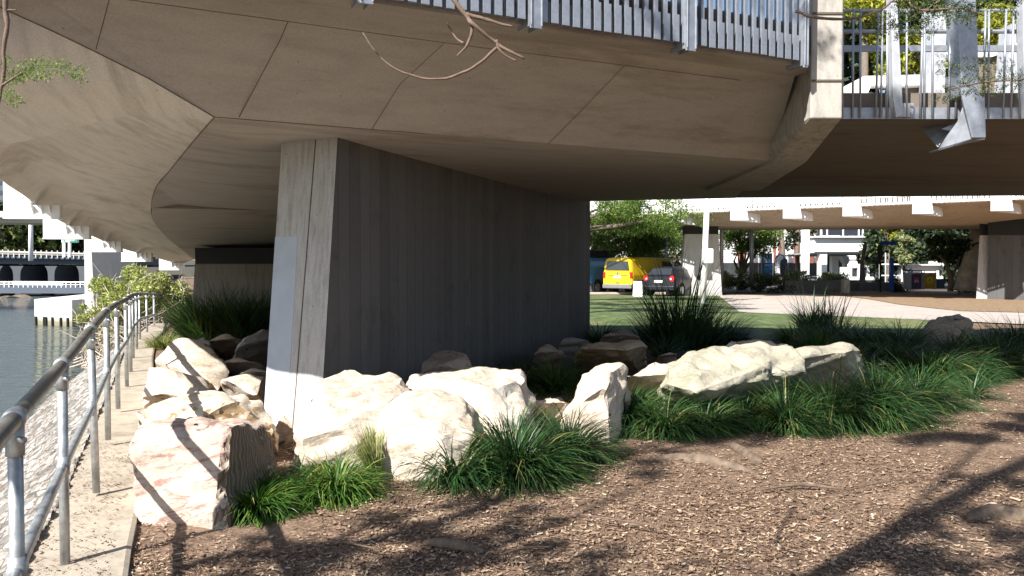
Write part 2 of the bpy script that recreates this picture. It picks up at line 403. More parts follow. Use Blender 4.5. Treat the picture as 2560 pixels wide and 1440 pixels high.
closed(Rm, rows, None, .34)
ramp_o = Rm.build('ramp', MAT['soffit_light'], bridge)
for p in ramp_o.data.polygons: p.use_smooth = p.normal.z < 0
# underside between the ramp crease and the second pier
Cm = MB()
Ls = [PD(*q) for q in [(377, 520, 13.2)] + B2]
Rs = [PD(*q) for q in [(860, 530, 15.8), (860, 545, 16.4), (860, 570, 17.2), (860, 605, 18.6), (860, 646, 21)]]
Ls[0] += Vector((.01, .01, 0))
closed(Cm, loft(dense(Ls), dense(Rs), 6), None, .3)
ro = Cm.build('ramp_end', MAT['soffit'], bridge)
# formwork joints: thin dark grooves lying against the underside
def strip(name, pts, w_, mt, parent, lift=.004, th=.004):
    g = MB(); cam0 = Vector((0, 0, CAMZ))
    for a, b in zip(pts, pts[1:]):
        dr = (b - a).normalized(); vw = ((a + b) / 2 - cam0).normalized(); s = dr.cross(Vector((0, 0, 1))).normalized() * w_ / 2
        dn = Vector((0, 0, -lift)); g.hexa([p + dn for p in (a - s, b - s, b + s, a + s)], [p + dn + Vector((0, 0, th)) for p in (a - s, b - s, b + s, a + s)])
    return g.build(name, mt, parent)
def seam(pxs, fn, w_=.014):
    return strip('joint', [fn(px, py) for px, py in pxs], w_, MAT['joint'], deck)
seam([(275, -8), (330, 0), (720, 53)], wing_at, .008)
seam([(720, 53), (880, 75), (1200, 118), (1500, 155), (1850, 200)], wing_at, .004)
seam([(275, -8), (240, 122)], wing_at, .006)
seam([(720, 53), (700, 100), (660, 175), (598, 292)], wing_at, .006)
seam([(1110, 108), (1000, 210), (930, 322)], wing_at, .003)
seam([(1560, 165), (1440, 290), (1370, 360)], wing_at, .003)
strip('joint', J[1:], .011, MAT['joint'], deck)
strip('joint', [f0, f0.lerp(f1, .035), f0.lerp(f1, .3)], .007, MAT['joint'], deck)
strip('joint', [f0] + [PD(*q) for q in Bp[:5]], .006, MAT['joint'], deck, lift=.012)
# outrigger brackets along the river edge
def bracket(p, outd, L_in, L_out, hb, parent, up=1.25, th=.10, ribs=True):
    outd = outd.normalized(); t = Vector((-outd.y, outd.x, 0))
    poly = [p - outd * L_in + Vector((0, 0, -hb)), p + outd * L_out + Vector((0, 0, -hb)), p + outd * L_out + Vector((0, 0, up)), p + outd * .04 + Vector((0, 0, up)), p + outd * .04 + Vector((0, 0, -.01)), p - outd * L_in + Vector((0, 0, -.01))]
    g = MB(); g.prism([q - t * th / 2 for q in poly], t * th)
    if ribs:
        for k in (0.02, .36, .68):
            c = p - outd * (L_in * k + .0) ; c = c.lerp(p - outd * L_in, .0)
            sgn = -1 if t.y > 0 else 1
            q0 = c + t * sgn * (th / 2); q1 = q0 + t * sgn * .07
            g.prism([q0 + Vector((0, 0, -.012)), q1 + Vector((0, 0, -.012)), q0 + Vector((0, 0, -hb * .75))], outd * .015)
        for s in (1,):
            g.box(p + outd * (L_out - L_in) / 2 + Vector((0, 0, -hb)) + t * 0, (L_in + L_out, th * 1.5, .018), math.atan2(outd.y, outd.x))
    return g.build('bracket', MAT['white_steel'], parent, bevel=.006)
for px, py, d in [(88, 511, 9.95), (172, 563, 12.1), (262, 602, 15.0), (345, 631, 18.2), (432, 656, 22.0)]:
    bracket(PD(px, py, d), Vector((-1, -.12, 0)), .30, .34, .17 if d < 12 else .2, ramp_o)
# first pier: battered blade wall
ax = Vector((.364, .931, 0)).normalized(); an = Vector((-ax.y, ax.x, 0))       # an points to the river side
pr = PZ(845, 346, 2.78)                                                           # top corner, right
pl_len = 8.62; wid = .63
pier = bpy.data.objects.new('pier', bpy.data.meshes.new('pier'))
g = MB()
def pp(u, v_, z): return Vector((u, v_, z))
H0, H1 = -.25, 2.86
bt = .36      # batter of the end face
b0 = [pp(-bt, -.0, H0), pp(pl_len, 0, H0), pp(pl_len, wid, H0), pp(-bt, wid, H0)]
t0 = [pp(0, -.0, H1), pp(pl_len, 0, H1), pp(pl_len, wid, H1), pp(0, wid, H1)]
g.add(b0 + t0, [(4, 5, 6, 7), (0, 1, 5, 4), (1, 2, 6, 5), (2, 3, 7, 6)]); g.mat(1).add(b0 + t0, [(3, 0, 4, 7)])
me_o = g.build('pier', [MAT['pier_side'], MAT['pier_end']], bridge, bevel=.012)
me_o.location = (pr.x, pr.y, 0); me_o.rotation_euler = (0, 0, math.atan2(ax.y, ax.x)); PIER = me_o
sl_ = bt / (H1 - H0)
def endpt(v_, z, off=.003): return Vector((-(H1 - z) * sl_ - off, v_, z))
g = MB(); g.hexa([endpt(.30, -.2, .002), endpt(.312, -.2, .002), endpt(.312, -.2, -.01), endpt(.30, -.2, -.01)], [endpt(.235, 2.78, .002), endpt(.247, 2.78, .002), endpt(.247, 2.78, -.01), endpt(.235, 2.78, -.01)]); g.build('joint', MAT['joint'], PIER)
g = MB(); g.hexa([endpt(.365, .2, .004), endpt(.632, .2, .004), endpt(.632, .2, -.01), endpt(.365, .2, -.01)], [endpt(.375, 1.86, .004), endpt(.632, 1.86, .004), endpt(.632, 1.86, -.01), endpt(.375, 1.86, -.01)]); tag(g.build('painted_patch', MAT['patch_paint'], PIER), 'blue-grey painted rectangle on the pier end')
# second pier with bearing gap
def blade(px0, px1, yt0, yt1, yb, d, parent, depth=(1.0, 2.5, 0), band=True, name='pier'):
    a, b = PD(px0, yt1, d), PD(px1, yt1, d); z1 = a.z; zt = PD(px0, yt0, d).z
    dv = Vector(depth); zb = -.4
    g = MB(); e = .10
    g.hexa([Vector((a.x - e, a.y - .1, zb)), Vector((b.x + e, b.y - .1, zb)), Vector((b.x + e, b.y, zb)) + dv, Vector((a.x - e, a.y, zb)) + dv], [Vector((a.x, a.y, z1)), Vector((b.x, b.y, z1)), Vector((b.x, b.y, z1)) + dv, Vector((a.x, a.y, z1)) + dv])
    o = g.build(name, MAT['pier_end'], parent, bevel=.02)
    if band:
        g = MB(); i = .012
        g.hexa([Vector((a.x + i, a.y + i, z1 - .01)), Vector((b.x - i, b.y + i, z1 - .01)), Vector((b.x - i, b.y, z1 - .01)) + dv, Vector((a.x + i, a.y, z1 - .01)) + dv], [Vector((a.x + i, a.y + i, zt + .05)), Vector((b.x - i, b.y + i, zt + .05)), Vector((b.x - i, b.y, zt + .05)) + dv, Vector((a.x + i, a.y, zt + .05)) + dv])
        g.build('bearing', MAT['black'], o)
    return o
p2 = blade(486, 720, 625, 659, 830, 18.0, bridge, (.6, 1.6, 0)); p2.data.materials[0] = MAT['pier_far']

# ------------------------------------------------------------------ railings on the deck
def box_frame(g, c, t, wd, dp, z0, z1):
    g.box((c.x, c.y, (z0 + z1) / 2), (wd, dp, z1 - z0), math.atan2(t.y, t.x))
out = -inn
rl = MB()
p0, p1 = E(-3.05) + out * .02, E(2.74) + out * .02
mid = (p0 + p1) / 2; ln = (p1 - p0).length; ang = math.atan2(ed.y, ed.x)
rl.box((mid.x, mid.y, 3.62), (ln, .012, .17), ang)
for z, rr_ in ((4.83, .03), (4.55, .025)):
    q = Vector((0, 0, z)); rl.tube([Vector((p0.x, p0.y, z)), Vector((p1.x, p1.y, z))], rr_)
railing = rl.build('railing', MAT['galv'], bridge)
g = MB(); q0 = E(-3.0) + inn * .06; q1 = E(2.95) + inn * .06; mm = (q0 + q1) / 2
g.box((mm.x, mm.y, 3.75), ((q1 - q0).length, .12, .28), ang); g.build('kerb', MAT['kerb'], bridge)
pk = MB(); pk.box((0, 0, 4.18), (.012, .06, 1.32)); pk.box((0, -.03, 4.18), (.034, .008, 1.32)); pk.box((0, -.045, 3.625), (.062, .012, .23))
proto = pk.build('picket', MAT['galv'], railing)
proto.location = (p0.x, p0.y, 0); proto.rotation_euler = (0, 0, ang)
npk = 65
for i in range(npk):
    o = proto if i == 0 else proto.copy()
    if i: COL.objects.link(o); o.parent = railing
    q = p0.lerp(p1, (i + .5) / npk) + out * .05
    o.location = (q.x, q.y, random.uniform(-.004, .004)); o.rotation_euler = (0, 0, ang + random.uniform(-.02, .02))
for px, wd in ((905, .10), (1322, .105), (1705, .105), (1990, .05)):
    r = ray(px, 100); 
    # meet the vertical plane of the edge
    t = (p0.y * ed.x - p0.x * ed.y) / (ed.x - r.x * ed.y) if False else None
    # solve r*s on line p0+ed*k in plan
    A = np.array([[r.x, -ed.x], [1.0, -ed.y]]); s, k = np.linalg.solve(A, np.array([p0.x, p0.y]))
    c = Vector((r.x * s, s, 0)) + out * .12
    g = MB(); box_frame(g, c, ed, wd, .02, 3.44, 5.05)
    c1 = c - ed * (wd / 2 - .006); box_frame(g, c1 - out * .1, ed, .012, .24, 3.46, 5.05)
    c2 = c + ed * (wd / 2 - .006); box_frame(g, c2 - out * .1, ed, .012, .24, 3.46, 5.05)
    for z in (3.58, 3.66, 3.74, 3.82): g.box((c1 - out * .1 - ed * .06 + Vector((0, 0, z)))[:], (.05, .03, .03), ang)
    g.build('post', MAT['galv'], railing, bevel=.004)
# right-hand railing of round bars
ry = 9.10
rl = MB(); x0, x1 = 3.33, 9.5
rl.box(((x0 + x1) / 2, ry, 3.262), (x1 - x0, .012, .125)); rl.tube([(x0, ry, 4.385), (x1, ry, 4.385)], .018); rl.tube([(x0, ry + .12, 4.19), (x1, ry + .12, 4.19)], .024)
rl.box(((x0 + x1) / 2, ry + .5, 4.1), (x1 - x0, .04, .07))
railing2 = rl.build('railing', MAT['galv'], bridge)
g = MB(); g.box(((x0 + x1) / 2, 9.27, 3.385), (x1 - x0, .18, .17)); g.build('kerb', MAT['kerb'], bridge)
pk = MB(); pk.tube([(0, 0, 3.21), (0, 0, 4.385)], .0125, 7); proto = pk.build('picket', MAT['galv'], railing2, smooth=True)
npk = 61
for i in range(npk):
    o = proto if i == 0 else proto.copy()
    if i: COL.objects.link(o); o.parent = railing2
    o.location = (x0 + .1 * (i + .3), ry - .03, 0); o.rotation_euler = (random.uniform(-.003, .003), random.uniform(-.012, .012), 0)
def px_prism(name, pts, d, th, mt, parent=None, bevel=.004):
    g = MB(); g.prism([PD(px, py, d) for px, py in pts], (0, th, 0)); return g.build(name, mt, parent, bevel=bevel)
for dx in (0, 1.43):
    g = MB(); g.prism([PD(px, py, 8.98) + Vector((dx, 0, 0)) for px, py in [(2226, -60), (2240, -60), (2257, 262), (2257, 288), (2240, 294), (2233, 240)]], (0, .12, 0))
    g.box((4.33 + dx, 9.07, 3.29), (.16, .03, .15))
    for bx in (-.055, .055):
        for bz in (3.25, 3.34): g.box((4.33 + dx + bx, 9.05, bz), (.03, .03, .03))
    g.build('post', MAT['galv_pale'], railing2, bevel=.004)
g = MB()
g.prism([PD(px, py, 8.86) for px, py in [(2388, -80), (2436, -80), (2450, 238), (2462, 243), (2465, 344), (2430, 344), (2405, 240)]], (0, .03, 0))
g.prism([PD(2408, 262, 8.95), PD(2418, 248, 8.87), PD(2434, 346, 8.87), PD(2345, 373, 9.16), PD(2366, 340, 9.1), PD(2393, 304, 9.0)], (.012, .02, 0))
g.prism([PD(2303, 317, 9.5), PD(2393, 304, 9.35), PD(2345, 368, 9.3)], (.0, .02, 0))
g.prism([PD(2352, 322, 9.25), PD(2392, 306, 9.2), PD(2385, 330, 9.2)], (0, .01, .0))
g.prism([PD(px, py, 8.88) for px, py in [(2388, -80), (2398, -80), (2414, 238), (2404, 238)]], (0, .24, 0))
g.prism([PD(2345, 374, 9.16), PD(2434, 347, 8.87), PD(2463, 346, 8.87), PD(2463, 349, 8.87), PD(2434, 350, 8.87), PD(2348, 377, 9.16)], (0, .2, 0))
g.build('post', MAT['galv'], railing2, bevel=.004)

# ------------------------------------------------------------------ pipe railing along the path
fence = thing('pipe_railing', 'galvanised pipe railing curving along the concrete path above the river', 'railing', PB[1])
PT = [b + Vector((0, 0, RAILH)) for b in PB]
ext0 = PT[0] + (PT[0] - PT[1]) * 1.0
tr = dense([ext0] + PT, 6)
L0 = PB[1]
def sub(name, mb, mt): 
    o = mb.build(name, mt, fence, smooth=True, loc=tuple(L0)); o.location = (0, 0, 0); return o
g = MB(); g.tube(tr, .031, 14); sub('top_rail', g, MAT['pipe_top'])
g = MB(); g.tube([p - Vector((0, 0, RAILH * .5)) + Vector((-.0, 0, 0)) for p in tr], .024, 12); sub('middle_rail', g, MAT['pipe'])
for i, b in enumerate(PB):
    ln_ = .012 if i == 2 else 0
    g = MB(); g.tube([b + Vector((ln_ * 2, 0, -.05)), b + Vector((0, 0, RAILH - .03))], .025, 14)
    po = sub('post', g, MAT['pipe'])
    t = (tr[min(len(tr) - 1, (i + 1) * 6 + 1)] - tr[(i + 1) * 6 - 1]).normalized()
    g = MB(); g.tube([b + Vector((0, 0, RAILH - .13)), b + Vector((0, 0, RAILH - .005))], .031, 12)
    g.tube([PT[i] - t * .05, PT[i] + t * .05], .038, 12)
    g.tube([b + Vector((.0, -.0, RAILH - .07)), b + Vector((.05, -.03, RAILH - .07))], .012, 6)
    o = g.build('fitting', MAT['pipe'], po, smooth=True, loc=tuple(L0)); o.location = (0, 0, 0)
    g = MB(); mz = Vector((0, 0, RAILH * .5)); g.tube([PT[i] - mz - t * .045, PT[i] - mz + t * .045], .032, 12)
    g.tube([b + mz - Vector((0, 0, .05)), b + mz + Vector((0, 0, .05))], .031, 12)
    o = g.build('fitting', MAT['pipe'], po, smooth=True, loc=tuple(L0)); o.location = (0, 0, 0)

# ------------------------------------------------------------------ rocks
def rockmat(name, a, b, stain, red=.5, rough=.85):
    m, N, L, P = M_(name)
    v = coords(N, L); vb = coords(N, L, scale=(1.2, 1.2, 5), rot=(R(20), R(14), 0))
    n1 = noise_t(N, L, v, 1.8, 6, .6, .8); n2 = noise_t(N, L, vb, 3.2, 8, .7, 1.2); n3 = noise_t(N, L, v, 26, 8, .7)
    c = mix(N, L, ramp(N, L, n1, [(.35, (0, 0, 0)), (.65, (1, 1, 1))]), a, b)
    c = mix(N, L, ramp(N, L, n2, [(.50, (0, 0, 0)), (.62, (red,) * 3)]), c, stain)
    c = mix(N, L, 1, c, ramp(N, L, n3, [(.25, (.72, .71, .70)), (.6, (1.05, 1.05, 1.05))]), 'MULTIPLY')
    L.new(c, P.inputs['Base Color']); P.inputs['Roughness'].default_value = rough; P.inputs['Specular IOR Level'].default_value = .25
    h = mix(N, L, .5, n2, n3); bump(N, L, P, h, .7, .035); return m
def ridgemat():
    m, N, L, P = M_('drilled_brown_face'); v = coords(N, L); w_ = N.new('ShaderNodeTexWave'); w_.inputs['Scale'].default_value = 7.5; w_.inputs['Distortion'].default_value = 4.5; w_.inputs['Detail'].default_value = 3; w_.bands_direction = 'Y'; L.new(v, w_.inputs['Vector'])
    n = noise_t(N, L, v, 7, 6); c = mix(N, L, n, (.17, .125, .09), (.30, .235, .175)); c = mix(N, L, 1, c, ramp(N, L, w_.outputs[0], [(.2, (.6, .58, .55)), (.7, (1.05, 1.05, 1.05))]), 'MULTIPLY')
    L.new(c, P.inputs['Base Color']); P.inputs['Roughness'].default_value = .9; bump(N, L, P, w_.outputs[0], .8, .02); return m
RK = {'ridged': ridgemat(), 'tan': rockmat('raw_tan_broken_face', (.36, .25, .13), (.42, .31, .18), (.20, .11, .05), .8),
      'cream': rockmat('cream_sandstone', (.54, .46, .37), (.66, .59, .50), (.33, .20, .12), .5),
      'pink': rockmat('pink_stained_sandstone', (.48, .39, .33), (.54, .45, .38), (.30, .14, .12), .85),
      'ochre': rockmat('ochre_sandstone', (.50, .38, .24), (.58, .48, .35), (.32, .18, .08), .7),
      'brown': rockmat('brown_sandstone', (.42, .33, .26), (.50, .41, .33), (.24, .14, .10), .6),
      'grey': rockmat('grey_stone', (.42, .39, .35), (.50, .47, .42), (.25, .21, .17), .4),
      'green': rockmat('mossy_shade_sandstone', (.40, .37, .31), (.31, .30, .22), (.48, .44, .35), .5)}  # greenish slab colour, also darkened to carry leaf shade on the jagged rock
def rock(pts, mt, label, L=.055, rough=.02, craggy=1.0, name='rock', cat='rock', seed=0, group='sandstone boulders around the pier', smooth=1, side=None):
    P3 = []
    for q in pts:
        if isinstance(q, Vector): P3.append(q)
        elif q[2] is None: p = PZ(q[0], q[1], 0); P3 += [Vector((p.x, p.y, -.02)), Vector((p.x, p.y, -.2))]
        else: P3.append(PD(*q))
    bm = bmesh.new()
    for p in P3: bm.verts.new(p)
    r = bmesh.ops.convex_hull(bm, input=bm.verts)
    bmesh.ops.delete(bm, geom=[v for v in bm.verts if not v.link_faces], context='VERTS')
    size = max((max(v.co[i] for v in bm.verts) - min(v.co[i] for v in bm.verts)) for i in range(3))
    L = max(L, size / 34)
    rg = random.Random(seed * 13 + 5); ctr = sum((v.co for v in bm.verts), Vector()) / len(bm.verts)
    for _ in range(7):          # knock planes off the corners, as split stone has
        nn = Vector((rg.gauss(0, 1), rg.gauss(0, 1), abs(rg.gauss(.2, .9)))).normalized()
        ext = max((v.co - ctr).dot(nn) for v in bm.verts)
        r_ = bmesh.ops.bisect_plane(bm, geom=bm.verts[:] + bm.edges[:] + bm.faces[:], plane_co=ctr + nn * ext * rg.uniform(.89, .975), plane_no=nn, clear_outer=True)
        es = [e for e in r_['geom_cut'] if isinstance(e, bmesh.types.BMEdge)]
        if es: bmesh.ops.contextual_create(bm, geom=es)
    bmesh.ops.dissolve_limit(bm, angle_limit=R(6), verts=bm.verts, edges=bm.edges)
    bmesh.ops.triangulate(bm, faces=bm.faces)
    for _ in range(7):
        es = [e for e in bm.edges if e.calc_length() > L * 1.3]
        if not es: break
        bmesh.ops.subdivide_edges(bm, edges=es, cuts=1); bmesh.ops.triangulate(bm, faces=[f for f in bm.faces if len(f.verts) > 3])
    for _ in range(smooth): bmesh.ops.smooth_vert(bm, verts=bm.verts, factor=.35, use_axis_x=True, use_axis_y=True, use_axis_z=True)
    bm.normal_update(); s = Vector((seed * 7.1, seed * 3.3, seed)); ca, sa = math.cos(seed), math.sin(seed)
    for v in bm.verts:
        c = v.co
        a = noise.noise(c * 1.7 + s) * 1.5 + noise.noise(c * 5 + s) * .8
        q = Vector((c.x * ca + c.z * .5, c.y + c.x * sa, c.z - c.x * .35))
        strat = (abs(noise.noise(Vector((q.x * 1.3, q.y * 1.3, q.z * 9)) + s)) - .2) * 2.2 * craggy      # bedding ledges
        chip = min(0, noise.noise(c * 4.3 - s) + .12) * 3.0 * craggy
        v.co = c + v.normal * rough * 1.2 * (a + strat + chip + noise.noise(c * 17 + s) * .4)
    cx = sum((v.co for v in bm.verts), Vector()) / len(bm.verts); zb = min(v.co.z for v in bm.verts)
    o0 = Vector((cx.x, cx.y, zb))
    for v in bm.verts: v.co -= o0
    me = bpy.data.meshes.new(name); bm.to_mesh(me); bm.free(); me.materials.append(RK[mt])
    if side:
        me.materials.append(RK[side[1]]); dv_ = Vector(side[0]).normalized()
        for p in me.polygons:
            if p.normal.dot(dv_) + noise.noise(p.center * 4) * .12 > side[2]: p.material_index = 1
    me.polygons.foreach_set('use_smooth', [True] * len(me.polygons)); me.set_sharp_from_angle(angle=R(32))
    o = bpy.data.objects.new(name, me); COL.objects.link(o); o.location = o0
    return tag(o, label, cat, group)
g_ = None
rock([(345, 1296, None), (560, 1312, None), (705, 1205, None), (345, 1190, None), (330, 1110, 5.25), (352, 1062, 5.4), (445, 1045, 5.6), (580, 1064, 5.15), (574, 1075, 5.12), (640, 1058, 5.8), (676, 1085, 6.0), (700, 1165, 6.05), (500, 1042, 6.1), (600, 1045, 6.2), (335, 1150, 5.2)], 'pink', 'large pink-stained block with ridged dark right face, nearest rock beside the path', seed=1, rough=.014, craggy=1.3, L=.03, side=((1, -.25, -.1), 'ridged', .62))
rock([(340, 1075, 6.2), (332, 1030, 6.3), (395, 1005, 6.9), (540, 980, 7.2), (640, 985, 7.0), (682, 1020, 6.7), (690, 1085, 6.5), (610, 1110, None), (700, 1110, None), (350, 1100, None), (520, 1040, 6.3), (440, 1020, 6.4), (600, 1000, 6.5), (400, 1100, None)], 'cream', 'long flat-topped rock with jagged ochre broken face behind the nearest block', seed=2, rough=.02, craggy=1.6, L=.035, side=((.7, -.7, -.1), 'tan', .62))
rock([(360, 985, 7.9), (375, 918, 8.1), (440, 930, 8.0), (510, 945, 8.1), (530, 975, 7.9), (470, 990, 7.6), (362, 1000, None), (460, 1008, None), (520, 990, None), (380, 960, None)], 'cream', 'wedge-shaped white rock with orange shaded side at the path edge', seed=3, L=.04, side=((.75, -.6, -.2), 'tan', .5))
rock([(392, 900, 9.4), (450, 836, 10.2), (515, 858, 9.9), (565, 905, 9.3), (570, 950, 8.9), (530, 985, 8.3), (480, 945, 8.5), (430, 925, 8.9), (405, 935, None), (560, 975, None), (480, 975, None), (500, 900, None)], 'cream', 'tilted sunlit slab leaning beside the path under the grass clumps', seed=4, L=.045)
rock([(555, 985, None), (552, 945, 8.3), (600, 938, 8.5), (660, 942, 8.6), (690, 990, None), (640, 985, 7.9), (650, 960, 8.9), (560, 1000, None), (600, 960, None)], 'cream', 'low white rock lying against the left foot of the pier', seed=5, L=.045)
rock([(465, 905, None), (470, 850, 11.6), (510, 838, 11.8), (535, 862, 11.5), (530, 895, None), (500, 850, 12.2)], 'grey', 'small grey rock in shade below the dark grass', seed=6, L=.05)
rock([(515, 895, None), (518, 852, 11.6), (560, 840, 12), (605, 845, 11.8), (612, 900, None), (600, 880, None), (560, 838, 12.6)], 'brown', 'red-brown rock in shade between grey rocks left of the pier', seed=7, L=.05)
rock([(582, 925, None), (588, 868, 10.4), (620, 838, 10.6), (655, 822, 10.8), (700, 840, 11), (700, 930, None), (650, 930, None), (610, 850, 11.2)], 'grey', 'tall grey boulder tucked behind the left edge of the pier', seed=8, L=.05)
rock([(520, 965, None), (540, 905, 9.6), (600, 895, 9.7), (655, 905, 9.6), (680, 960, None), (620, 955, None), (560, 955, None)], 'brown', 'dark brown rock in shade left of the pier', seed=9, L=.05)
rock([(590, 965, None), (600, 930, 9.0), (640, 915, 9.1), (670, 930, 9.1), (680, 970, None)], 'grey', 'small pale stone in shade at the pier foot', seed=10, L=.04)
rock([(684, 1108, None), (690, 1050, 7.25), (712, 1030, 7.3), (735, 1060, 7.2), (742, 1105, None), (700, 1085, None)], 'brown', 'small dark brown rock in front of the pier foot', seed=11, L=.035)
rock([(730, 1180, None), (900, 1186, None), (960, 1150, None), (1030, 1080, None), (742, 1060, 6.3), (770, 990, 6.7), (800, 935, 7.0), (855, 922, 7.2), (935, 935, 7.2), (1005, 945, 7.25), (1030, 1000, 7.1), (960, 1040, 6.5), (850, 1070, 6.15), (760, 1100, 6.05), (900, 1000, 6.8), (760, 1100, None), (930, 1100, 6.2)], 'cream', 'biggest pale rounded rock in front of the pier', seed=12, rough=.022, L=.045)
rock([(915, 1184, None), (1150, 1196, None), (1185, 1120, None), (930, 1050, 6.5), (945, 1025, 6.7), (1025, 980, 6.95), (1130, 976, 7.0), (1180, 995, 6.9), (1178, 1080, 6.3), (1120, 1100, 6.0), (950, 1120, None), (1000, 1010, 6.5), (940, 1090, 6.2)], 'cream', 'low pale rock behind the drooping grass clump, right of the biggest rock', seed=13, rough=.018, L=.04)
rock([(1010, 1110, None), (1300, 1150, None), (1335, 1080, None), (1000, 1010, 7.2), (1015, 940, 7.6), (1050, 928, 7.8), (1200, 922, 7.9), (1318, 922, 7.8), (1330, 1000, 7.5), (1220, 960, 7.1), (1310, 960, 7.2), (1240, 1050, 6.9), (1100, 1010, 7.0), (1020, 1060, None), (1330, 1040, None)], 'cream', 'long flat-topped pale slab with a rough grey broken right face', seed=14, rough=.02, craggy=1.5, L=.04, side=((1, -.35, 0), 'grey', .6))
rock([(1000, 960, 9.3), (995, 905, 9.4), (1040, 885, 9.6), (1110, 870, 9.8), (1170, 885, 9.6), (1185, 935, 9.3), (1180, 1000, None), (1020, 1000, None), (1100, 980, None), (1100, 910, 9.2)], 'brown', 'rounded brown and cream boulder in shade against the dark pier wall', seed=15, L=.05)
rock([(1330, 925, None), (1335, 878, 11.2), (1370, 862, 11.4), (1405, 875, 11.3), (1412, 928, None), (1370, 900, None)], 'brown', 'small brown rock in shade near the far end of the pier wall', seed=16, L=.05)
rock([(1390, 905, None), (1396, 850, 12.5), (1430, 838, 12.8), (1478, 850, 12.5), (1485, 905, None), (1440, 890, None)], 'grey', 'dim grey boulder at the far corner of the pier wall', seed=17, L=.05)
rock([(1440, 925, None), (1438, 868, 10.2), (1475, 855, 10.5), (1590, 848, 10.5), (1615, 862, 10.2), (1618, 930, None), (1540, 925, None), (1560, 875, 9.9), (1600, 850, 11)], 'ochre', 'flat-sided tan block in shade under the tall dark plant', seed=18, L=.05)
rock([(1388, 1094, None), (1530, 1100, None), (1572, 1040, None), (1405, 1035, 7.4), (1430, 1000, 7.45), (1457, 928, 7.7), (1492, 916, 7.95), (1560, 914, 8.0), (1566, 965, 7.8), (1518, 960, 7.35), (1522, 932, 7.45), (1440, 1040, None)], 'cream', 'upright pale block between two grass clumps with a shaded right face', seed=19, L=.035)
rock([(1335, 1060, None), (1330, 1010, 7.8), (1375, 985, 8.1), (1430, 1000, 7.9), (1440, 1055, None)], 'cream', 'small white rock between the flat slab and the upright block', seed=20, L=.035, rough=.025)
rock([(1555, 990, None), (1570, 930, 8.4), (1640, 905, 8.8), (1700, 915, 8.7), (1720, 985, None), (1640, 975, None)], 'cream', 'low pale rock behind the grass left of the long jagged rock', seed=21, L=.04)
rock([(1650, 1010, None), (1672, 950, 8.1), (1665, 905, 8.6), (1720, 875, 8.9), (1810, 862, 9.1), (1900, 855, 9.2), (1990, 870, 9.0), (2020, 930, 8.7), (2010, 1000, None), (1850, 1010, None), (1760, 925, 8.3), (1700, 940, 8.1), (1900, 920, 8.4), (1740, 980, 8.0)], 'green', 'long jagged-topped pale rock half buried in the grass', seed=22, rough=.03, craggy=1.4, L=.05)
rock([(1785, 880, 9.4), (1792, 855, 9.5), (1850, 858, 9.6), (1930, 853, 9.7), (1980, 862, 9.6), (1990, 950, None), (1790, 950, None), (1880, 940, None)], 'cream', 'pale ridge of rock standing just behind the long jagged rock', seed=23, rough=.03, craggy=1.8, L=.05)
rock([(1965, 985, None), (1960, 885, 9.0), (1985, 866, 9.3), (2100, 860, 9.7), (2155, 866, 9.6), (2165, 985, None), (2060, 990, None), (2110, 882, 9.2)], 'green', 'mossy flat-topped slab at the right end of the long jagged rock', seed=24, rough=.016, L=.05)
rock([(1640, 925, None), (1645, 882, 10.6), (1690, 876, 10.8), (1700, 925, None), (1660, 915, None)], 'cream', 'small pale block standing behind the long jagged rock', seed=25, L=.04)
rock([(2290, 870, None), (2300, 815, 15.2), (2340, 790, 15.6), (2400, 782, 15.8), (2430, 800, 15.5), (2438, 870, None), (2360, 860, None)], 'cream', 'rounded boulder behind the grass at the right', seed=26, L=.07)
rock([(1490, 880, None), (1500, 835, 13.5), (1560, 822, 13.8), (1600, 840, 13.5), (1610, 880, None), (1550, 870, None)], 'brown', 'dark brown rock in the shade beneath the tall strappy plant', seed=27, L=.06)
# small broken stones
for i, (px, py, s) in enumerate([(1365, 1040, .10), (1395, 1020, .12), (1420, 1060, .08), (745, 1125, .05), (1600, 985, .09), (600, 1010, .08), (640, 1000, .07)]):
    c = PZ(px, py, 0); pts = [c + Vector((random.uniform(-1, 1), random.uniform(-1, 1), random.uniform(-.2, .9))) * s for _ in range(10)]
    rock(pts, 'cream', ['pale stone beside the upright block', 'pale stone just behind the upright block', 'tiny stone at the foot of the upright block', 'pebble below the pier end', 'pale stone under the long jagged rock', 'pale stone behind the ochre rock', 'small stone left of the pier end'][i], seed=40 + i, L=.03, rough=.008, name='stone', cat='stone', group='small broken stones')

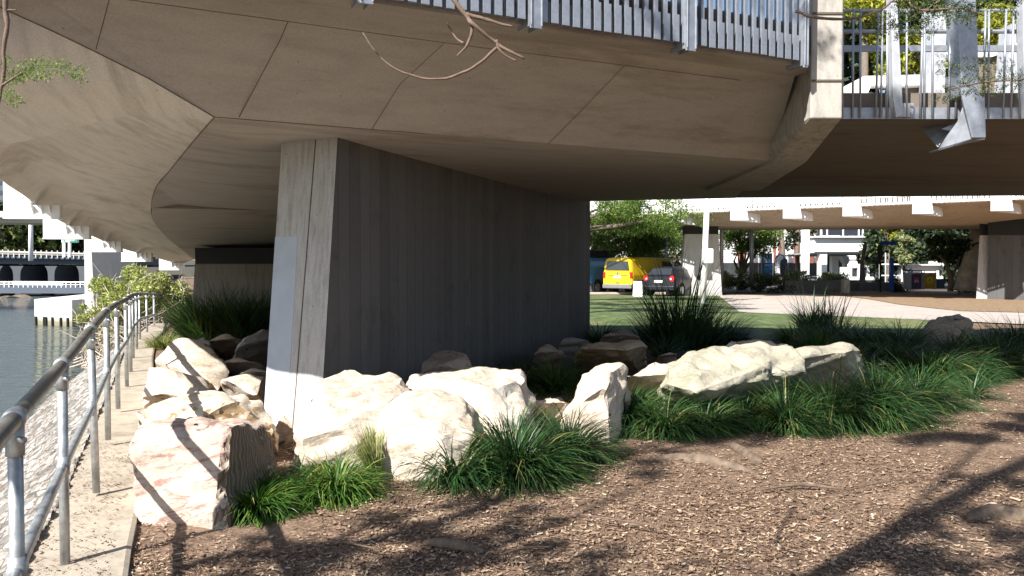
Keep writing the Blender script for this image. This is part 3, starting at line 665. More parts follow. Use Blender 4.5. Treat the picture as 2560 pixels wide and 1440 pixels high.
# ------------------------------------------------------------------ strappy grass clumps
def bladesmat(name, stops, rough=.42, trans=.16, tcol=(.35, .55, .08), dead=.03):
    m, N, L, P = M_(name)
    ge = N.new('ShaderNodeNewGeometry')
    c = ramp(N, L, ge.outputs['Random Per Island'], stops)
    L.new(c, P.inputs['Base Color']); P.inputs['Roughness'].default_value = rough; P.inputs['Specular IOR Level'].default_value = .35
    if trans:
        t = N.new('ShaderNodeBsdfTranslucent'); L.new(mix(N, L, 1.0, c, (1.6, 1.7, .9), 'MULTIPLY'), t.inputs[0])
        mx = N.new('ShaderNodeMixShader'); mx.inputs[0].default_value = trans
        L.new(P.outputs[0], mx.inputs[1]); L.new(t.outputs[0], mx.inputs[2]); L.new(mx.outputs[0], N['Material Output'].inputs[0])
    return m
GM = {'green': bladesmat('strappy_leaf_green', [(0, (.014, .040, .014)), (.5, (.030, .078, .024)), (.86, (.055, .12, .032)), (.96, (.13, .17, .05)), (1, (.36, .28, .11))]),
      'dark': bladesmat('strappy_leaf_dark', [(0, (.014, .040, .018)), (.6, (.03, .078, .03)), (.92, (.07, .14, .05)), (1, (.13, .13, .05))], trans=.2),
      'bright': bladesmat('strappy_leaf_bright', [(0, (.025, .075, .012)), (.5, (.05, .125, .02)), (.85, (.10, .18, .035)), (1, (.30, .30, .08))], trans=.25),
      'pale': bladesmat('pale_grass_leaf', [(0, (.12, .16, .05)), (.6, (.22, .26, .09)), (1, (.42, .36, .18))], trans=.3),
      'straw': bladesmat('dead_leaf_straw', [(0, (.18, .12, .07)), (1, (.42, .33, .20))], trans=.1)}
def blades(rng, n, r0, Lm, spread, droop, wd, seg=6, az=None, azw=math.pi, h0=0.0):
    a = rng.uniform(-math.pi, math.pi, n) if az is None else az + rng.uniform(-azw, azw, n)
    rb = r0 * np.sqrt(rng.uniform(0, 1, n)); ab = a + rng.normal(0, .5, n)
    bx, by = rb * np.cos(ab), rb * np.sin(ab)
    Ln = Lm * rng.uniform(.55, 1.1, n); th0 = np.abs(rng.normal(0, spread, n)) + rb / max(r0, 1e-3) * spread * .5
    dr = droop * rng.uniform(.5, 1.4, n); W = wd * rng.uniform(.7, 1.2, n)
    s = np.linspace(0, 1, seg + 1); th = th0[:, None] + dr[:, None] * s[None, :] ** 1.4
    th = np.minimum(th, 2.75)
    ds = Ln[:, None] / seg
    hx = np.concatenate([np.zeros((n, 1)), np.cumsum(np.sin((th[:, 1:] + th[:, :-1]) / 2) * ds, 1)], 1)
    hz = np.concatenate([np.zeros((n, 1)), np.cumsum(np.cos((th[:, 1:] + th[:, :-1]) / 2) * ds, 1)], 1)
    tw = rng.normal(0, .18, n)[:, None] * s[None, :] * 1.0
    X = bx[:, None] + hx * np.cos(a[:, None] + tw); Y = by[:, None] + hx * np.sin(a[:, None] + tw); Z = h0 + np.maximum(hz, .01 - h0)
    wv = (W[:, None] * (1 - s[None, :] ** 2.2) * .5 + .0004)
    rot = a + math.pi / 2 + rng.normal(0, .5, n)
    wx, wy = np.cos(rot)[:, None] * wv, np.sin(rot)[:, None] * wv
    A = np.stack([X - wx, Y - wy, Z], -1); B = np.stack([X + wx, Y + wy, Z + wv * .35], -1)
    V = np.stack([A, B], 2).reshape(n, (seg + 1) * 2, 3)
    base = (np.arange(n) * (seg + 1) * 2)[:, None]; k = np.arange(seg)[None, :] * 2
    Fq = np.stack([base + k, base + k + 1, base + k + 3, base + k + 2], -1).reshape(-1, 4)
    return V.reshape(-1, 3), Fq
def np_mesh(name, V, Fq, mt, loc=(0, 0, 0), parent=None, mi=None, smooth=False):
    me = bpy.data.meshes.new(name); nf = len(Fq); k = Fq.shape[1]
    me.vertices.add(len(V)); me.vertices.foreach_set('co', V.astype(np.float32).ravel())
    me.loops.add(nf * k); me.loops.foreach_set('vertex_index', Fq.astype(np.int32).ravel())
    me.polygons.add(nf); me.polygons.foreach_set('loop_start', np.arange(0, nf * k, k, dtype=np.int32)); me.polygons.foreach_set('loop_total', np.full(nf, k, dtype=np.int32))
    for m_ in (mt if isinstance(mt, (list, tuple)) else [mt]): me.materials.append(m_)
    if mi is not None: me.polygons.foreach_set('material_index', mi)
    if smooth: me.polygons.foreach_set('use_smooth', [True] * nf)
    me.update(calc_edges=True); me.validate()
    o = bpy.data.objects.new(name, me); COL.objects.link(o); o.location = loc
    if parent: o.parent = parent
    return o
def clump(px, py, label, kind='green', n=420, r0=.10, L=.5, spread=.35, droop=1.6, wd=.009, seed=0, d=None, straw=.08, name='grass_clump', group='strappy grass clumps among the rocks', az=None, azw=math.pi, cat='grass clump'):
    rng = np.random.default_rng(seed); p = PZ(px, py, 0)
    if d: p = PD(px, py, d)
    V1, F1 = blades(rng, n, r0, L, spread, droop, wd, az=az, azw=azw); ns = max(4, int(n * straw))
    V2, F2 = blades(rng, ns, r0 * 1.2, L * .7, spread * 2, droop * 1.3, wd, az=az, azw=azw)
    mi = np.concatenate([np.zeros(len(F1), int), np.ones(len(F2), int)])
    o = np_mesh(name, np.concatenate([V1, V2]), np.concatenate([F1, F2 + len(V1)]), [GM[kind], GM['straw']], loc=(p.x, p.y, p.z - .03), mi=mi)
    return tag(o, label, cat, group)
CL = [
 # px, py(base), label, kind, n, r0, L, spread, droop
 (640, 1268, 'low bright clump touching the nearest pink block', 'bright', 600, .15, .30, .45, 2.1),
 (720, 1235, 'low bright clump second from the nearest pink block', 'bright', 600, .16, .32, .4, 2.1),
 (835, 1225, 'bushy bright clump in front of the biggest pale rock', 'bright', 700, .17, .34, .45, 2.0),
 (1140, 1196, 'arching loose clump in front of the low pale rock', 'green', 420, .10, .46, .35, 2.1),
 (1284, 1182, 'large dark glossy clump standing in front of the flat slab', 'green', 900, .16, .58, .45, 1.9),
 (1418, 1140, 'dark clump leaning on the right side of the large glossy one', 'green', 600, .14, .48, .45, 1.9),
 (1310, 1085, 'clump growing at the back of the large glossy one', 'green', 350, .12, .42, .4, 1.8),
 (1560, 1060, 'dense clump right beside the upright pale block', 'green', 800, .16, .58, .45, 2.0),
 (1660, 1075, 'drooping clump second right of the upright pale block', 'green', 650, .15, .48, .5, 2.1),
 (1760, 1065, 'clump in front of the left half of the long jagged rock', 'green', 650, .16, .48, .45, 2.0),
 (1860, 1050, 'dark clump in front of the middle of the long jagged rock', 'green', 650, .16, .48, .5, 2.0),
 (1965, 1062, 'clump in front of the right end of the long jagged rock', 'green', 650, .16, .55, .45, 1.9),
 (2075, 1050, 'tall clump with some yellow leaves right of the jagged rock', 'green', 800, .18, .62, .45, 1.9),
 (2185, 1045, 'spreading clump with brown leaves in the middle of the grass bank', 'green', 800, .2, .62, .5, 1.9),
 (2290, 1010, 'wide clump at the front right of the grass bank', 'green', 750, .2, .60, .5, 1.8),
 (2110, 960, 'clump growing in front of the mossy slab', 'green', 500, .16, .55, .45, 1.7),
 (1990, 875, 'sunlit clump on the rim behind the jagged rock', 'bright', 550, .16, .50, .5, 1.5),
 (2080, 880, 'sunlit clump behind the mossy slab', 'green', 550, .18, .52, .5, 1.5),
 (2170, 900, 'dark clump behind the wide front clump', 'green', 600, .2, .62, .5, 1.6),
 (2235, 930, 'upright clump left of the rounded boulder', 'green', 650, .2, .66, .45, 1.5),
 (2330, 950, 'clump in front of the rounded boulder', 'green', 700, .2, .60, .5, 1.7),
 (2410, 940, 'sprawling clump right below the rounded boulder', 'green', 700, .2, .58, .5, 1.7),
 (2470, 915, 'dark clump right of the rounded boulder', 'dark', 650, .2, .62, .5, 1.6),
 (2545, 895, 'dark clump at the right edge of the grass bank', 'dark', 650, .2, .62, .5, 1.6),
 (2430, 990, 'sparse little tuft on the open mulch at the right', 'dark', 90, .08, .42, .6, 1.2),
 (1300, 975, 'half-lit clump between the brown boulder and the slab', 'bright', 260, .14, .62, .3, .8),
 (1390, 975, 'arching yellow-green clump behind the small white rock', 'bright', 360, .14, .58, .5, 1.8),
 (1200, 945, 'thin dark tuft in front of the pier wall', 'dark', 120, .14, .62, .5, .9),
 (1520, 925, 'wispy tuft in front of the tan block', 'pale', 110, .12, .45, .5, 1.5),
 (1660, 900, 'thin tuft right of the tan block', 'green', 140, .12, .5, .5, 1.4),
 (1840, 860, 'clump in shade behind the jagged rock', 'dark', 350, .18, .5, .6, 1.6),
 (2150, 912, 'clump between the mossy slab and the rounded boulder', 'bright', 500, .18, .6, .5, 1.5),  # bright rows from here use lighter leaves to offset the deck's shade
 (2255, 898, 'tall clump just left of the rounded boulder, rear row', 'green', 500, .18, .66, .5, 1.5),
 (2385, 905, 'bright clump in front of the right half of the rounded boulder', 'bright', 500, .18, .6, .5, 1.5),
 (2500, 925, 'big clump at the front right corner of the grass bank', 'green', 600, .2, .62, .5, 1.5),
 (2040, 900, 'bright clump on top of the gap behind the mossy slab', 'bright', 400, .16, .52, .5, 1.5),
 (1500, 870, 'low tuft in deep shade at the end of the pier wall', 'dark', 300, .2, .5, .6, 1.4),
]
for i, c in enumerate(CL):
    px, py, lab, kind, n, r0, L_, sp, dr = c
    boost = 1.25 if (12 <= i <= 23 or i > 31) else (1.12 if i in (3, 4, 5) else 1.0)
    front = py > 900 and i != 24; rr_ = random.Random(i)
    kk_ = (1.16 if i < 3 else 1.18 if front else 1.25) * rr_.uniform(.92, 1.1)
    clump(px, py, lab, kind, int(n * 1.9), r0 * .75, L_ * kk_ * boost * (.95 if front else 1), (.85 if front else sp), (1.5 * rr_.uniform(.85, 1.15) if front else dr), seed=i, wd=.0115 if py > 950 else .013, straw=.05 + .07 * rr_.random())
# upright tuft
clump(945, 1200, 'small upright pale-green tuft in front of the biggest pale rock', 'pale', 260, .05, .46, .25, .4, .008, seed=60, az=math.pi * .85, azw=1.2)
# tall lomandra plants
clump(1700, 868, 'tall dark plant with upright spiky leaves right of the pier', 'dark', 700, .50, 1.30, .35, .5, .016, seed=70, straw=.03, group='tall spiky plants under the bridge')
clump(1640, 862, 'broad dark plant at the left foot of the tall spiky one', 'dark', 500, .35, .85, .5, .9, .016, seed=71, straw=.03, group='tall spiky plants under the bridge')
clump(1790, 862, 'arching dark plant at the right foot of the tall spiky one', 'dark', 420, .35, .95, .5, 1.1, .016, seed=72, straw=.03, group='tall spiky plants under the bridge')
clump(2035, 830, 'dark spiky plant standing against the sunlit paving', 'dark', 420, .30, .95, .45, 1.0, .016, seed=73, straw=.03, group='tall spiky plants under the bridge')
clump(2120, 845, 'low arching dark plant right of the spiky one on the paving side', 'dark', 260, .3, .75, .6, 1.2, .014, seed=74, straw=.03, group='tall spiky plants under the bridge')
for (px, py, L_, n_, lab, sd) in ((1700, 866, 2.15, 60, 'sheaf of very tall dark flower-spike leaves rising from the tall dark plant', 170), (2035, 828, 1.45, 40, 'sheaf of long dark leaves rising from the plant against the paving', 171), (2080, 835, 1.2, 26, 'few long dark leaves leaning right over the paving', 172)):
    clump(px, py, lab, 'dark', n_, .35, L_, .28, .35, .026, seed=sd, straw=.0, group='tall spiky plants under the bridge')
# left of the pier
for i, (px, py, n, L_, sp, lab) in enumerate([(500, 852, 420, .75, .45, 'dark clump nearest the path bend left of the pier'), (520, 858, 500, .95, .38, 'tall dark clump second from the path bend'), (590, 856, 500, .95, .4, 'tall dark clump beside the second pier'), (645, 850, 450, .95, .4, 'dark clump touching the left edge of the near pier'), (560, 835, 400, 1.15, .35, 'tallest clump at the back against the second pier'), (480, 832, 350, .8, .5, 'clump under the end of the pipe railing')]):
    clump(px, py, lab, 'green', int(n * 1.5), .3, L_ * 1.38, sp, .9, .019, seed=80 + i, straw=.02, group='dark grass clumps left of the pier')
clump(405, 868, 'pale yellow-green clump spilling over the path edge', 'pale', 420, .22, .45, .6, 1.3, .012, seed=90, group='dark grass clumps left of the pier')
clump(425, 862, 'bright clump behind the pale one at the path edge', 'bright', 300, .2, .4, .6, 1.3, .012, seed=91, group='dark grass clumps left of the pier')

# ------------------------------------------------------------------ bark and leaf litter on the mulch
rng = np.random.default_rng(5)
def litter(n, x0, x1, y0, y1, lmin, lmax, seed):
    rng = np.random.default_rng(seed)
    y = y0 * (y1 / y0) ** rng.uniform(0, 1, n); x = (rng.uniform(x0, x1, n)) * y * .72
    ok = np.array([(xx > shore_x(yy) + .24 and noise.noise(Vector((xx * .9, yy * .9, 9))) + rng.uniform(-.25, .6) > -.12) for xx, yy in zip(x, y)]); x, y = x[ok], y[ok]; n = len(x)
    z = np.array([ground_h(a, b) for a, b in zip(x, y)])
    L_ = rng.uniform(lmin, lmax, n) * (1 + .3 * rng.exponential(1, n)); W = L_ * rng.uniform(.10, .45, n); a = rng.uniform(0, math.pi, n); tl = rng.normal(0, .28, n); rl_ = rng.normal(0, .45, n)
    cu = rng.uniform(-.3, .5, n)
    V = np.zeros((n, 6, 3)); 
    for j, (u, s) in enumerate(((-.5, -.6), (-.5, .6), (0, 1), (.5, .45), (.5, -.45), (0, -1))):
        lx = u * L_; ly_ = s * W / 2; lz = lx * tl + ly_ * rl_ + cu * L_ * (abs(u) * 2) ** 2 * .25
        V[:, j, 0] = x + lx * np.cos(a) - ly_ * np.sin(a); V[:, j, 1] = y + lx * np.sin(a) + ly_ * np.cos(a); V[:, j, 2] = z + .006 + np.abs(lz) * .8 + rng.uniform(0, .006, n)
    b = (np.arange(n) * 6)[:, None]
    Fq = np.concatenate([b + np.array([0, 5, 2, 1]), b + np.array([5, 4, 3, 2])]).astype(int)
    return V.reshape(-1, 3), Fq
m = bladesmat('leaf_litter', [(0, (.06, .036, .024)), (.3, (.15, .095, .062)), (.6, (.26, .172, .114)), (.85, (.40, .29, .20)), (.98, (.50, .39, .28)), (1, (.58, .52, .43))], trans=0, rough=.8)
V, Fq = litter(130000, -.9, 1.25, 2.6, 11, .008, .034, 3)
def cap_litter(n, seed):
    rng = np.random.default_rng(seed); y = rng.uniform(1.5, 9, n) ** .9; x = np.array([shore_x(a) for a in y]) + rng.uniform(-.5, .24, n); z = np.where(x < np.array([shore_x(a) for a in y]) - .22, .05, .018)
    L_ = rng.uniform(.008, .03, n); W = L_ * rng.uniform(.1, .4, n); a = rng.uniform(0, math.pi, n); V = np.zeros((n, 4, 3))
    for j, (u, s_) in enumerate(((-.5, -.5), (-.5, .5), (.5, .5), (.5, -.5))):
        V[:, j, 0] = x + u * L_ * np.cos(a) - s_ * W * np.sin(a); V[:, j, 1] = y + u * L_ * np.sin(a) + s_ * W * np.cos(a); V[:, j, 2] = z + rng.uniform(0, .006, n)
    return V.reshape(-1, 3), (np.arange(n) * 4)[:, None] + np.arange(4)[None]
Vc, Fc = cap_litter(2600, 8); Fq = np.concatenate([Fq, Fc + len(V)]); V = np.concatenate([V, Vc])
stuff(np_mesh('leaf_litter', V, Fq, m)); bpy.data.objects['leaf_litter']['label'] = 'brown bark and leaf litter strewn over the mulch'
# twigs in the litter
# surface roots and long sticks
def root(pts, r, label, mt, name='tree_root', cat='tree root', group='surface roots in the mulch'):
    P3 = [PZ(px, py, 0) + Vector((0, 0, dz)) for px, py, dz in pts]
    P3 = dense(P3, 5); rr_ = [r * math.sin(math.pi * min(1, max(0, (i + .6) / (len(P3) + .2)))) ** .5 * (1 + .25 * noise.noise(p * 6)) for i, p in enumerate(P3)]
    g = MB(); g.tube(P3, rr_, 10); o = g.build(name, mt, None, smooth=True, loc=tuple(P3[0])); return tag(o, label, cat, group)
MAT['bark'] = simple('grey_root_bark', (.135, .10, .072), .9, var=.5, s=14, bmp=.6)
MAT['twig'] = simple('brown_twig_bark', (.14, .095, .07), .8, var=.35, s=40, bmp=.4)
root([(1600, 1140, -.06), (1680, 1140, -.03), (1760, 1150, -.015), (1840, 1165, -.025), (1900, 1172, -.06)], .06, 'long grey root surfacing in the middle of the mulch', MAT['bark'])
root([(1825, 1105, -.03), (1850, 1120, -.02), (1880, 1140, -.02), (1905, 1150, -.03)], .05, 'short root stub behind the long one', MAT['bark'])
root([(2420, 1285, -.03), (2480, 1275, -.03), (2560, 1285, -0.02), (2640, 1300, -.02)], .07, 'thick pale root at the right edge in shade', MAT['bark'])
root([(1060, 1345, -.03), (1110, 1352, -.018), (1170, 1362, -.018), (1210, 1370, -.03)], .035, 'low root in the mulch at the bottom centre', MAT['bark'])
root([(1900, 1225, .0), (2000, 1215, .01), (2100, 1222, .0)], .012, 'thin pale root trailing over the mulch', MAT['bark'])
for i, (a, b, c) in enumerate([((1300, 1190), (1420, 1172), (1560, 1168)), ((2080, 1240), (2190, 1215), (2310, 1195)), ((1450, 1290), (1560, 1310), (1660, 1322)), ((700, 1180), (740, 1170), (790, 1166)), ((1230, 1400), (1300, 1380), (1380, 1372)), ((820, 1350), (900, 1372), (960, 1380))]):
    root([(a[0], a[1], .01), (b[0], b[1], .02), (c[0], c[1], .012)], .006, ['thin stick right of the low pale rock clump', 'straight stick on the right half of the mulch', 'stick in the sunlit middle of the mulch', 'dark stick at the foot of the biggest pale rock', 'stick near the bottom edge of the mulch', 'stick below the bright clumps'][i], MAT['twig'], 'stick', 'stick', 'fallen sticks on the mulch')

root([(690, 1120, .02), (715, 1108, .02), (745, 1103, .02), (790, 1100, .02)], .014, 'black irrigation hose lying on the mulch at the foot of the biggest pale rock', MAT['black'], 'hose', 'hose', None)

# ------------------------------------------------------------------ trees and leaves
def leafmat(name, stops, trans=.25): return bladesmat(name, stops, rough=.6, trans=trans)
LM = {'dark': leafmat('dark_foliage', [(0, (.008, .016, .008)), (.6, (.02, .04, .016)), (.93, (.06, .09, .03)), (1, (.20, .22, .06))], .15),
      'fig': leafmat('fig_foliage', [(0, (.012, .024, .009)), (.6, (.03, .055, .018)), (.92, (.10, .13, .035)), (1, (.32, .32, .06))], .2),
      'feather': leafmat('feathery_foliage', [(0, (.04, .075, .018)), (.5, (.10, .17, .04)), (.9, (.20, .28, .07)), (1, (.45, .48, .08))], .35),
      'yellow': leafmat('sunlit_yellow_foliage', [(0, (.10, .13, .02)), (.5, (.24, .27, .04)), (1, (.48, .45, .07))], .35),
      'mangrove': leafmat('mangrove_foliage', [(0, (.12, .15, .04)), (.5, (.26, .30, .09)), (.9, (.42, .44, .16)), (1, (.6, .58, .35))], .3),
      'olive': leafmat('olive_foliage', [(0, (.02, .03, .012)), (.6, (.05, .075, .025)), (1, (.12, .15, .05))], .2),
      'heath': leafmat('grey_green_foliage', [(0, (.06, .09, .04)), (.6, (.15, .2, .08)), (1, (.4, .34, .16))], .2)}
MAT['trunk'] = simple('tree_bark', (.13, .105, .085), .9, var=.35, s=8, bmp=.6)
MAT['fig_bark'] = simple('pale_fig_bark', (.36, .31, .25), .85, var=.35, s=2.2, bmp=.5)
MAT['grey_twig'] = simple('pale_grey_twigs', (.42, .36, .31), .8, var=.3, s=10)
def leaves(centres, radii, n, size, seed=0, flat=.8, aspect=.45, hollow=.35):
    """leaf-sized faces spread through several clumps"""
    rng = np.random.default_rng(seed); C = np.array(centres, float); Rr = np.array(radii, float)
    if Rr.ndim == 1: Rr = np.repeat(Rr[:, None], 3, 1) * np.array([1, 1, flat])
    wgt = Rr.prod(1); k = rng.choice(len(C), n, p=wgt / wgt.sum())
    d = rng.normal(0, 1, (n, 3)); d /= np.linalg.norm(d, axis=1, keepdims=True)
    r = (hollow + (1 - hollow) * rng.uniform(0, 1, n) ** .6)[:, None] * (1 + .22 * np.sin(d[:, :1] * 7 + k[:, None]) * np.cos(d[:, 1:2] * 6 + k[:, None]))
    Pc = C[k] + d * Rr[k] * r
    u = rng.normal(0, 1, (n, 3)); u[:, 2] -= .25; u /= np.linalg.norm(u, axis=1, keepdims=True)
    t = np.cross(u, rng.normal(0, 1, (n, 3))); t /= np.linalg.norm(t, axis=1, keepdims=True)
    s = (size * rng.uniform(.6, 1.4, n))[:, None]
    V = np.stack([Pc - u * s, Pc + t * s * aspect, Pc + u * s, Pc - t * s * aspect], 1)
    Fq = (np.arange(n) * 4)[:, None] + np.arange(4)[None]
    return V.reshape(-1, 3), Fq
def clusters(c, r, n, cr, rng):
    out, rad = [], []
    for _ in range(n):
        d = rng.normal(0, 1, 3); d /= np.linalg.norm(d); q = rng.uniform(.15, 1) ** .45
        out.append((c[0] + d[0] * r[0] * q, c[1] + d[1] * r[1] * q, c[2] + d[2] * r[2] * q)); rad.append(cr * rng.uniform(.6, 1.35))
    return out, rad
def tree(name, label, base, trunk_r, fork_z, c, r, ncl, cr, nleaf, size, mt, seed=0, bark='trunk', group=None, limbs=5, cat='tree', lean=(0, 0), aspect=.45):
    rng = np.random.default_rng(seed); base = Vector(base); t = thing(name, label, cat, base, group=group)
    ft = Vector((base.x + lean[0], base.y + lean[1], fork_z))
    g = MB(); g.tube([base - Vector((0, 0, .4)), base + Vector((0, 0, .1)), base.lerp(ft, .5) + Vector((rng.normal(0, .12), rng.normal(0, .1), 0)), ft], [trunk_r * 1.5, trunk_r * 1.15, trunk_r * .85, trunk_r * .7], 12)
    cl, rad = clusters(c, r, ncl, cr, rng)
    for i in range(limbs):
        e = Vector(cl[int(rng.integers(len(cl)))]); m_ = ft.lerp(e, .5) + Vector(rng.normal(0, 1, 3)) * .25
        g.tube([ft - Vector((0, 0, .1)), m_, e], [trunk_r * .5, trunk_r * .3, trunk_r * .08], 7)
    tr_ = g.build('trunk', MAT[bark], t, smooth=True, loc=tuple(base)); tr_.location = (0, 0, 0)
    V, Fq = leaves(cl, rad, nleaf, size, seed, aspect=aspect)
    np_mesh('crown', V - np.array(base), Fq, LM[mt], parent=t)
    return t

# shade tree behind the photographer: only its shadow and lowest twigs are in the picture
KX, KY = SUN_H.x / math.tan(SUN_EL), SUN_H.y / math.tan(SUN_EL)
def up_to(px, py, h):         # point h metres up on the sun ray that ends at this place on the ground
    p = PZ(px, py, 0); return Vector((p.x + KX * h, p.y + KY * h, h))
shade = thing('shade_tree', 'large feathery-leaved tree behind the viewer whose shadow falls over the mulch', 'tree', (-3.6, -1.2, 0))
g = MB(); sb = Vector((-3.6, -1.2, 0))
limb_sets = [([sb - Vector((0, 0, .3)), sb + Vector((.1, 0, 1.2)), Vector((-3.0, -1.0, 3.0)), up_to(2050, 1440, 5.4), up_to(2560, 1150, 8.0), up_to(2900, 1030, 9.5)], [.28, .2, .13, .095, .085, .05])]
def limb(pts, r0, r1): limb_sets.append(([Vector(p) for p in pts], list(np.linspace(r0, r1, len(pts)))))
j1 = up_to(2150, 1380, 5.9); j0 = Vector((-3.0, -1.0, 3.0))
limb([j0, up_to(760, 1420, 5.0), up_to(1100, 1290, 6.2), up_to(1500, 1150, 7.5), up_to(1900, 1075, 8.6), up_to(2250, 1010, 9.6)], .07, .02)
limb([j0, up_to(980, 1460, 5.2), up_to(1330, 1320, 6.4), up_to(1640, 1190, 7.2)], .06, .015)
limb([j1, up_to(2350, 1200, 7.5), up_to(2520, 1060, 8.6), up_to(2750, 990, 9.3)], .035, .02)
limb([j0, up_to(420, 1440, 4.4), up_to(760, 1365, 5.2), up_to(1080, 1330, 5.8), up_to(1300, 1290, 6.3)], .045, .015)
limb([up_to(760, 1365, 5.2), up_to(1000, 1275, 6.1), up_to(1350, 1215, 6.9), up_to(1700, 1125, 7.8), up_to(1950, 1090, 8.2)], .03, .012)
limb([up_to(1100, 1290, 6.2), up_to(1350, 1265, 6.5), up_to(1600, 1225, 6.8)], .022, .008)
limb([up_to(980, 1460, 5.2), up_to(1250, 1400, 5.6), up_to(1500, 1370, 5.9)], .03, .01)
limb([j1, up_to(2420, 1420, 6.5), up_to(2700, 1300, 7.5)], .05, .02)
limb([up_to(1100, 1290, 6.2), up_to(1300, 1200, 7.5), up_to(1330, 1000, 8.4)], .035, .01)
limb([up_to(2520, 1060, 8.6), up_to(2300, 1040, 8.6), up_to(2050, 980, 9)], .03, .01)
for pts, rr_ in limb_sets: g.tube(dense(pts, 4), [float(np.interp(i / 4, range(len(rr_)), rr_)) for i in range(len(dense(pts, 4)))], 9)
rng = np.random.default_rng(9); tips = []
shp = [(820, 1400, 5.2, .35), (1000, 1330, 5.9, .40), (1180, 1290, 6.3, .35), (1060, 1425, 5.4, .42), (1330, 1420, 5.5, .32), (1500, 1150, 7.4, .3), (1250, 1265, 6.6, .25), (1660, 1120, 7.8, .35), (1850, 1085, 8.3, .4),
       (2300, 1040, 8.8, .5), (2450, 1090, 8.2, .45), (2560, 1030, 9, .6), (2150, 1060, 8.5, .4), (2420, 1350, 6.7, .35), (2560, 1400, 6.4, .45), (2300, 1440, 6.0, .35), (2500, 1250, 7.3, .3), (2050, 900, 9.2, .5), (2300, 870, 9.6, .55), (1880, 930, 8.9, .4),
       (1180, 960, 8.8, .18), (1050, 1060, 8.0, .16), (1340, 940, 8.9, .15), (2480, 930, 9.5, .6), (700, 1350, 5.4, .25), (900, 1425, 5.1, .3), (1150, 1385, 5.6, .3), (1260, 1335, 6.0, .22), (1450, 1395, 5.7, .2), (560, 1400, 5.0, .2), (1180, 1235, 6.6, .15), (1420, 1215, 6.9, .16), (1560, 1105, 7.8, .2), (1950, 1060, 8.5, .25), (2120, 1020, 8.8, .3), (1700, 1420, 5.4, .14), (2250, 1400, 6.2, .3), (2450, 1190, 7.6, .25), (1700, 900, 9.0, .25), (1780, 960, 8.8, .2), (1000, 1230, 6.4, .12)]
cc, cr_ = [], []
for px, py, h, r in shp:
    p = up_to(px, py, h); 
    for _ in range(5):
        d = rng.normal(0, .45, 3) * r * 1.5; cc.append(tuple(np.array(p) + d)); cr_.append(r * rng.uniform(.3, .62))
    # thin twig to the nearest limb point
    allp = [q for pts, _r in limb_sets[1:] for q in pts] + [q for q in limb_sets[0][0][3:]]
    nq = min(allp, key=lambda q: (q - p).length); g.tube([nq, nq.lerp(p, .6) + Vector((0, 0, .1)), p], [.02, .012, .005], 5)
tk = g.build('trunk', MAT['trunk'], shade, smooth=True, loc=tuple(sb)); tk.location = (0, 0, 0)
V, Fq = leaves(cc, cr_, 42000, .034, 9, flat=.7, aspect=.4, hollow=.1)
# leaves that shade the fin and the deck railing
fc, fr_ = [], []
for tx, tz, r in [(2.95, 4.3, .22), (3.15, 3.45, .2), (2.6, 4.2, .2), (2.2, 4.0, .2), (5.6, 4.4, .25), (5.2, 3.7, .2), (4.6, 3.6, .2), (1.6, 4.3, .2), (5.7, 3.4, .2)]:
    h = 3.6 + rng.uniform(0, 1.5); ty = 8.2 if tx > 2.8 else 6.6 + (tx) * .5
    fc.append((tx + KX * h, ty + KY * h, tz + h)); fr_.append(r)
V2, F2 = leaves(fc, fr_, 1100, .03, 10, hollow=.1)
crown_v = np.concatenate([V, V2]); np_mesh('crown', crown_v - np.array(sb), np.concatenate([Fq, F2 + len(V)]), LM['feather'], parent=shade)

# bare twig hanging into the picture
def twig(name, label, paths, mt, cat='branch', group='twigs hanging in front of the bridge', d0=2.4):
    g = MB(); P0 = PD(*paths[0][0][0])
    for pts, r in paths:
        q = dense([PD(px, py, d) for px, py, d in pts], 4); q = [p + Vector((noise.noise(p * 30) * .004, 0, noise.noise(p * 27 + Vector((5, 0, 0))) * .004)) for p in q]
        g.tube(q, [max(.0012, r * (1 - .65 * i / len(q)) * (1 + .25 * noise.noise(p * 60))) for i, p in enumerate(q)], 7)
    o = g.build(name, mt, None, smooth=True, loc=tuple(P0)); return tag(o, label, cat, group)
d = 2.5
twig('hanging_branch', 'bare forked brown branch hanging from above in front of the deck edge', [
    ([(560, -1500, 2.2), (800, -900, 2.35), (1010, -330, d), (1100, -60, d), (1140, 5, d), (1170, 45, d), (1185, 62, d - .02), (1230, 98, d), (1262, 120, d), (1312, 146, d)], .011),
    ([(1165, 36, d), (1210, 48, d), (1250, 58, d), (1282, 70, d)], .0075),
    ([(1184, 60, d), (1178, 90, d), (1162, 120, d), (1142, 142, d)], .006),
    ([(1160, 108, d), (1138, 92, d + .02), (1124, 72, d + .02), (1117, 58, d)], .004),
    ([(1240, 100, d), (1246, 118, d), (1266, 140, d), (1292, 152, d)], .006),
    ([(1242, 118, d), (1215, 145, d), (1180, 172, d), (1130, 192, d), (1070, 197, d), (1010, 182, d), (965, 155, d), (930, 118, d), (908, 82, d)], .0055)], MAT['twig'])
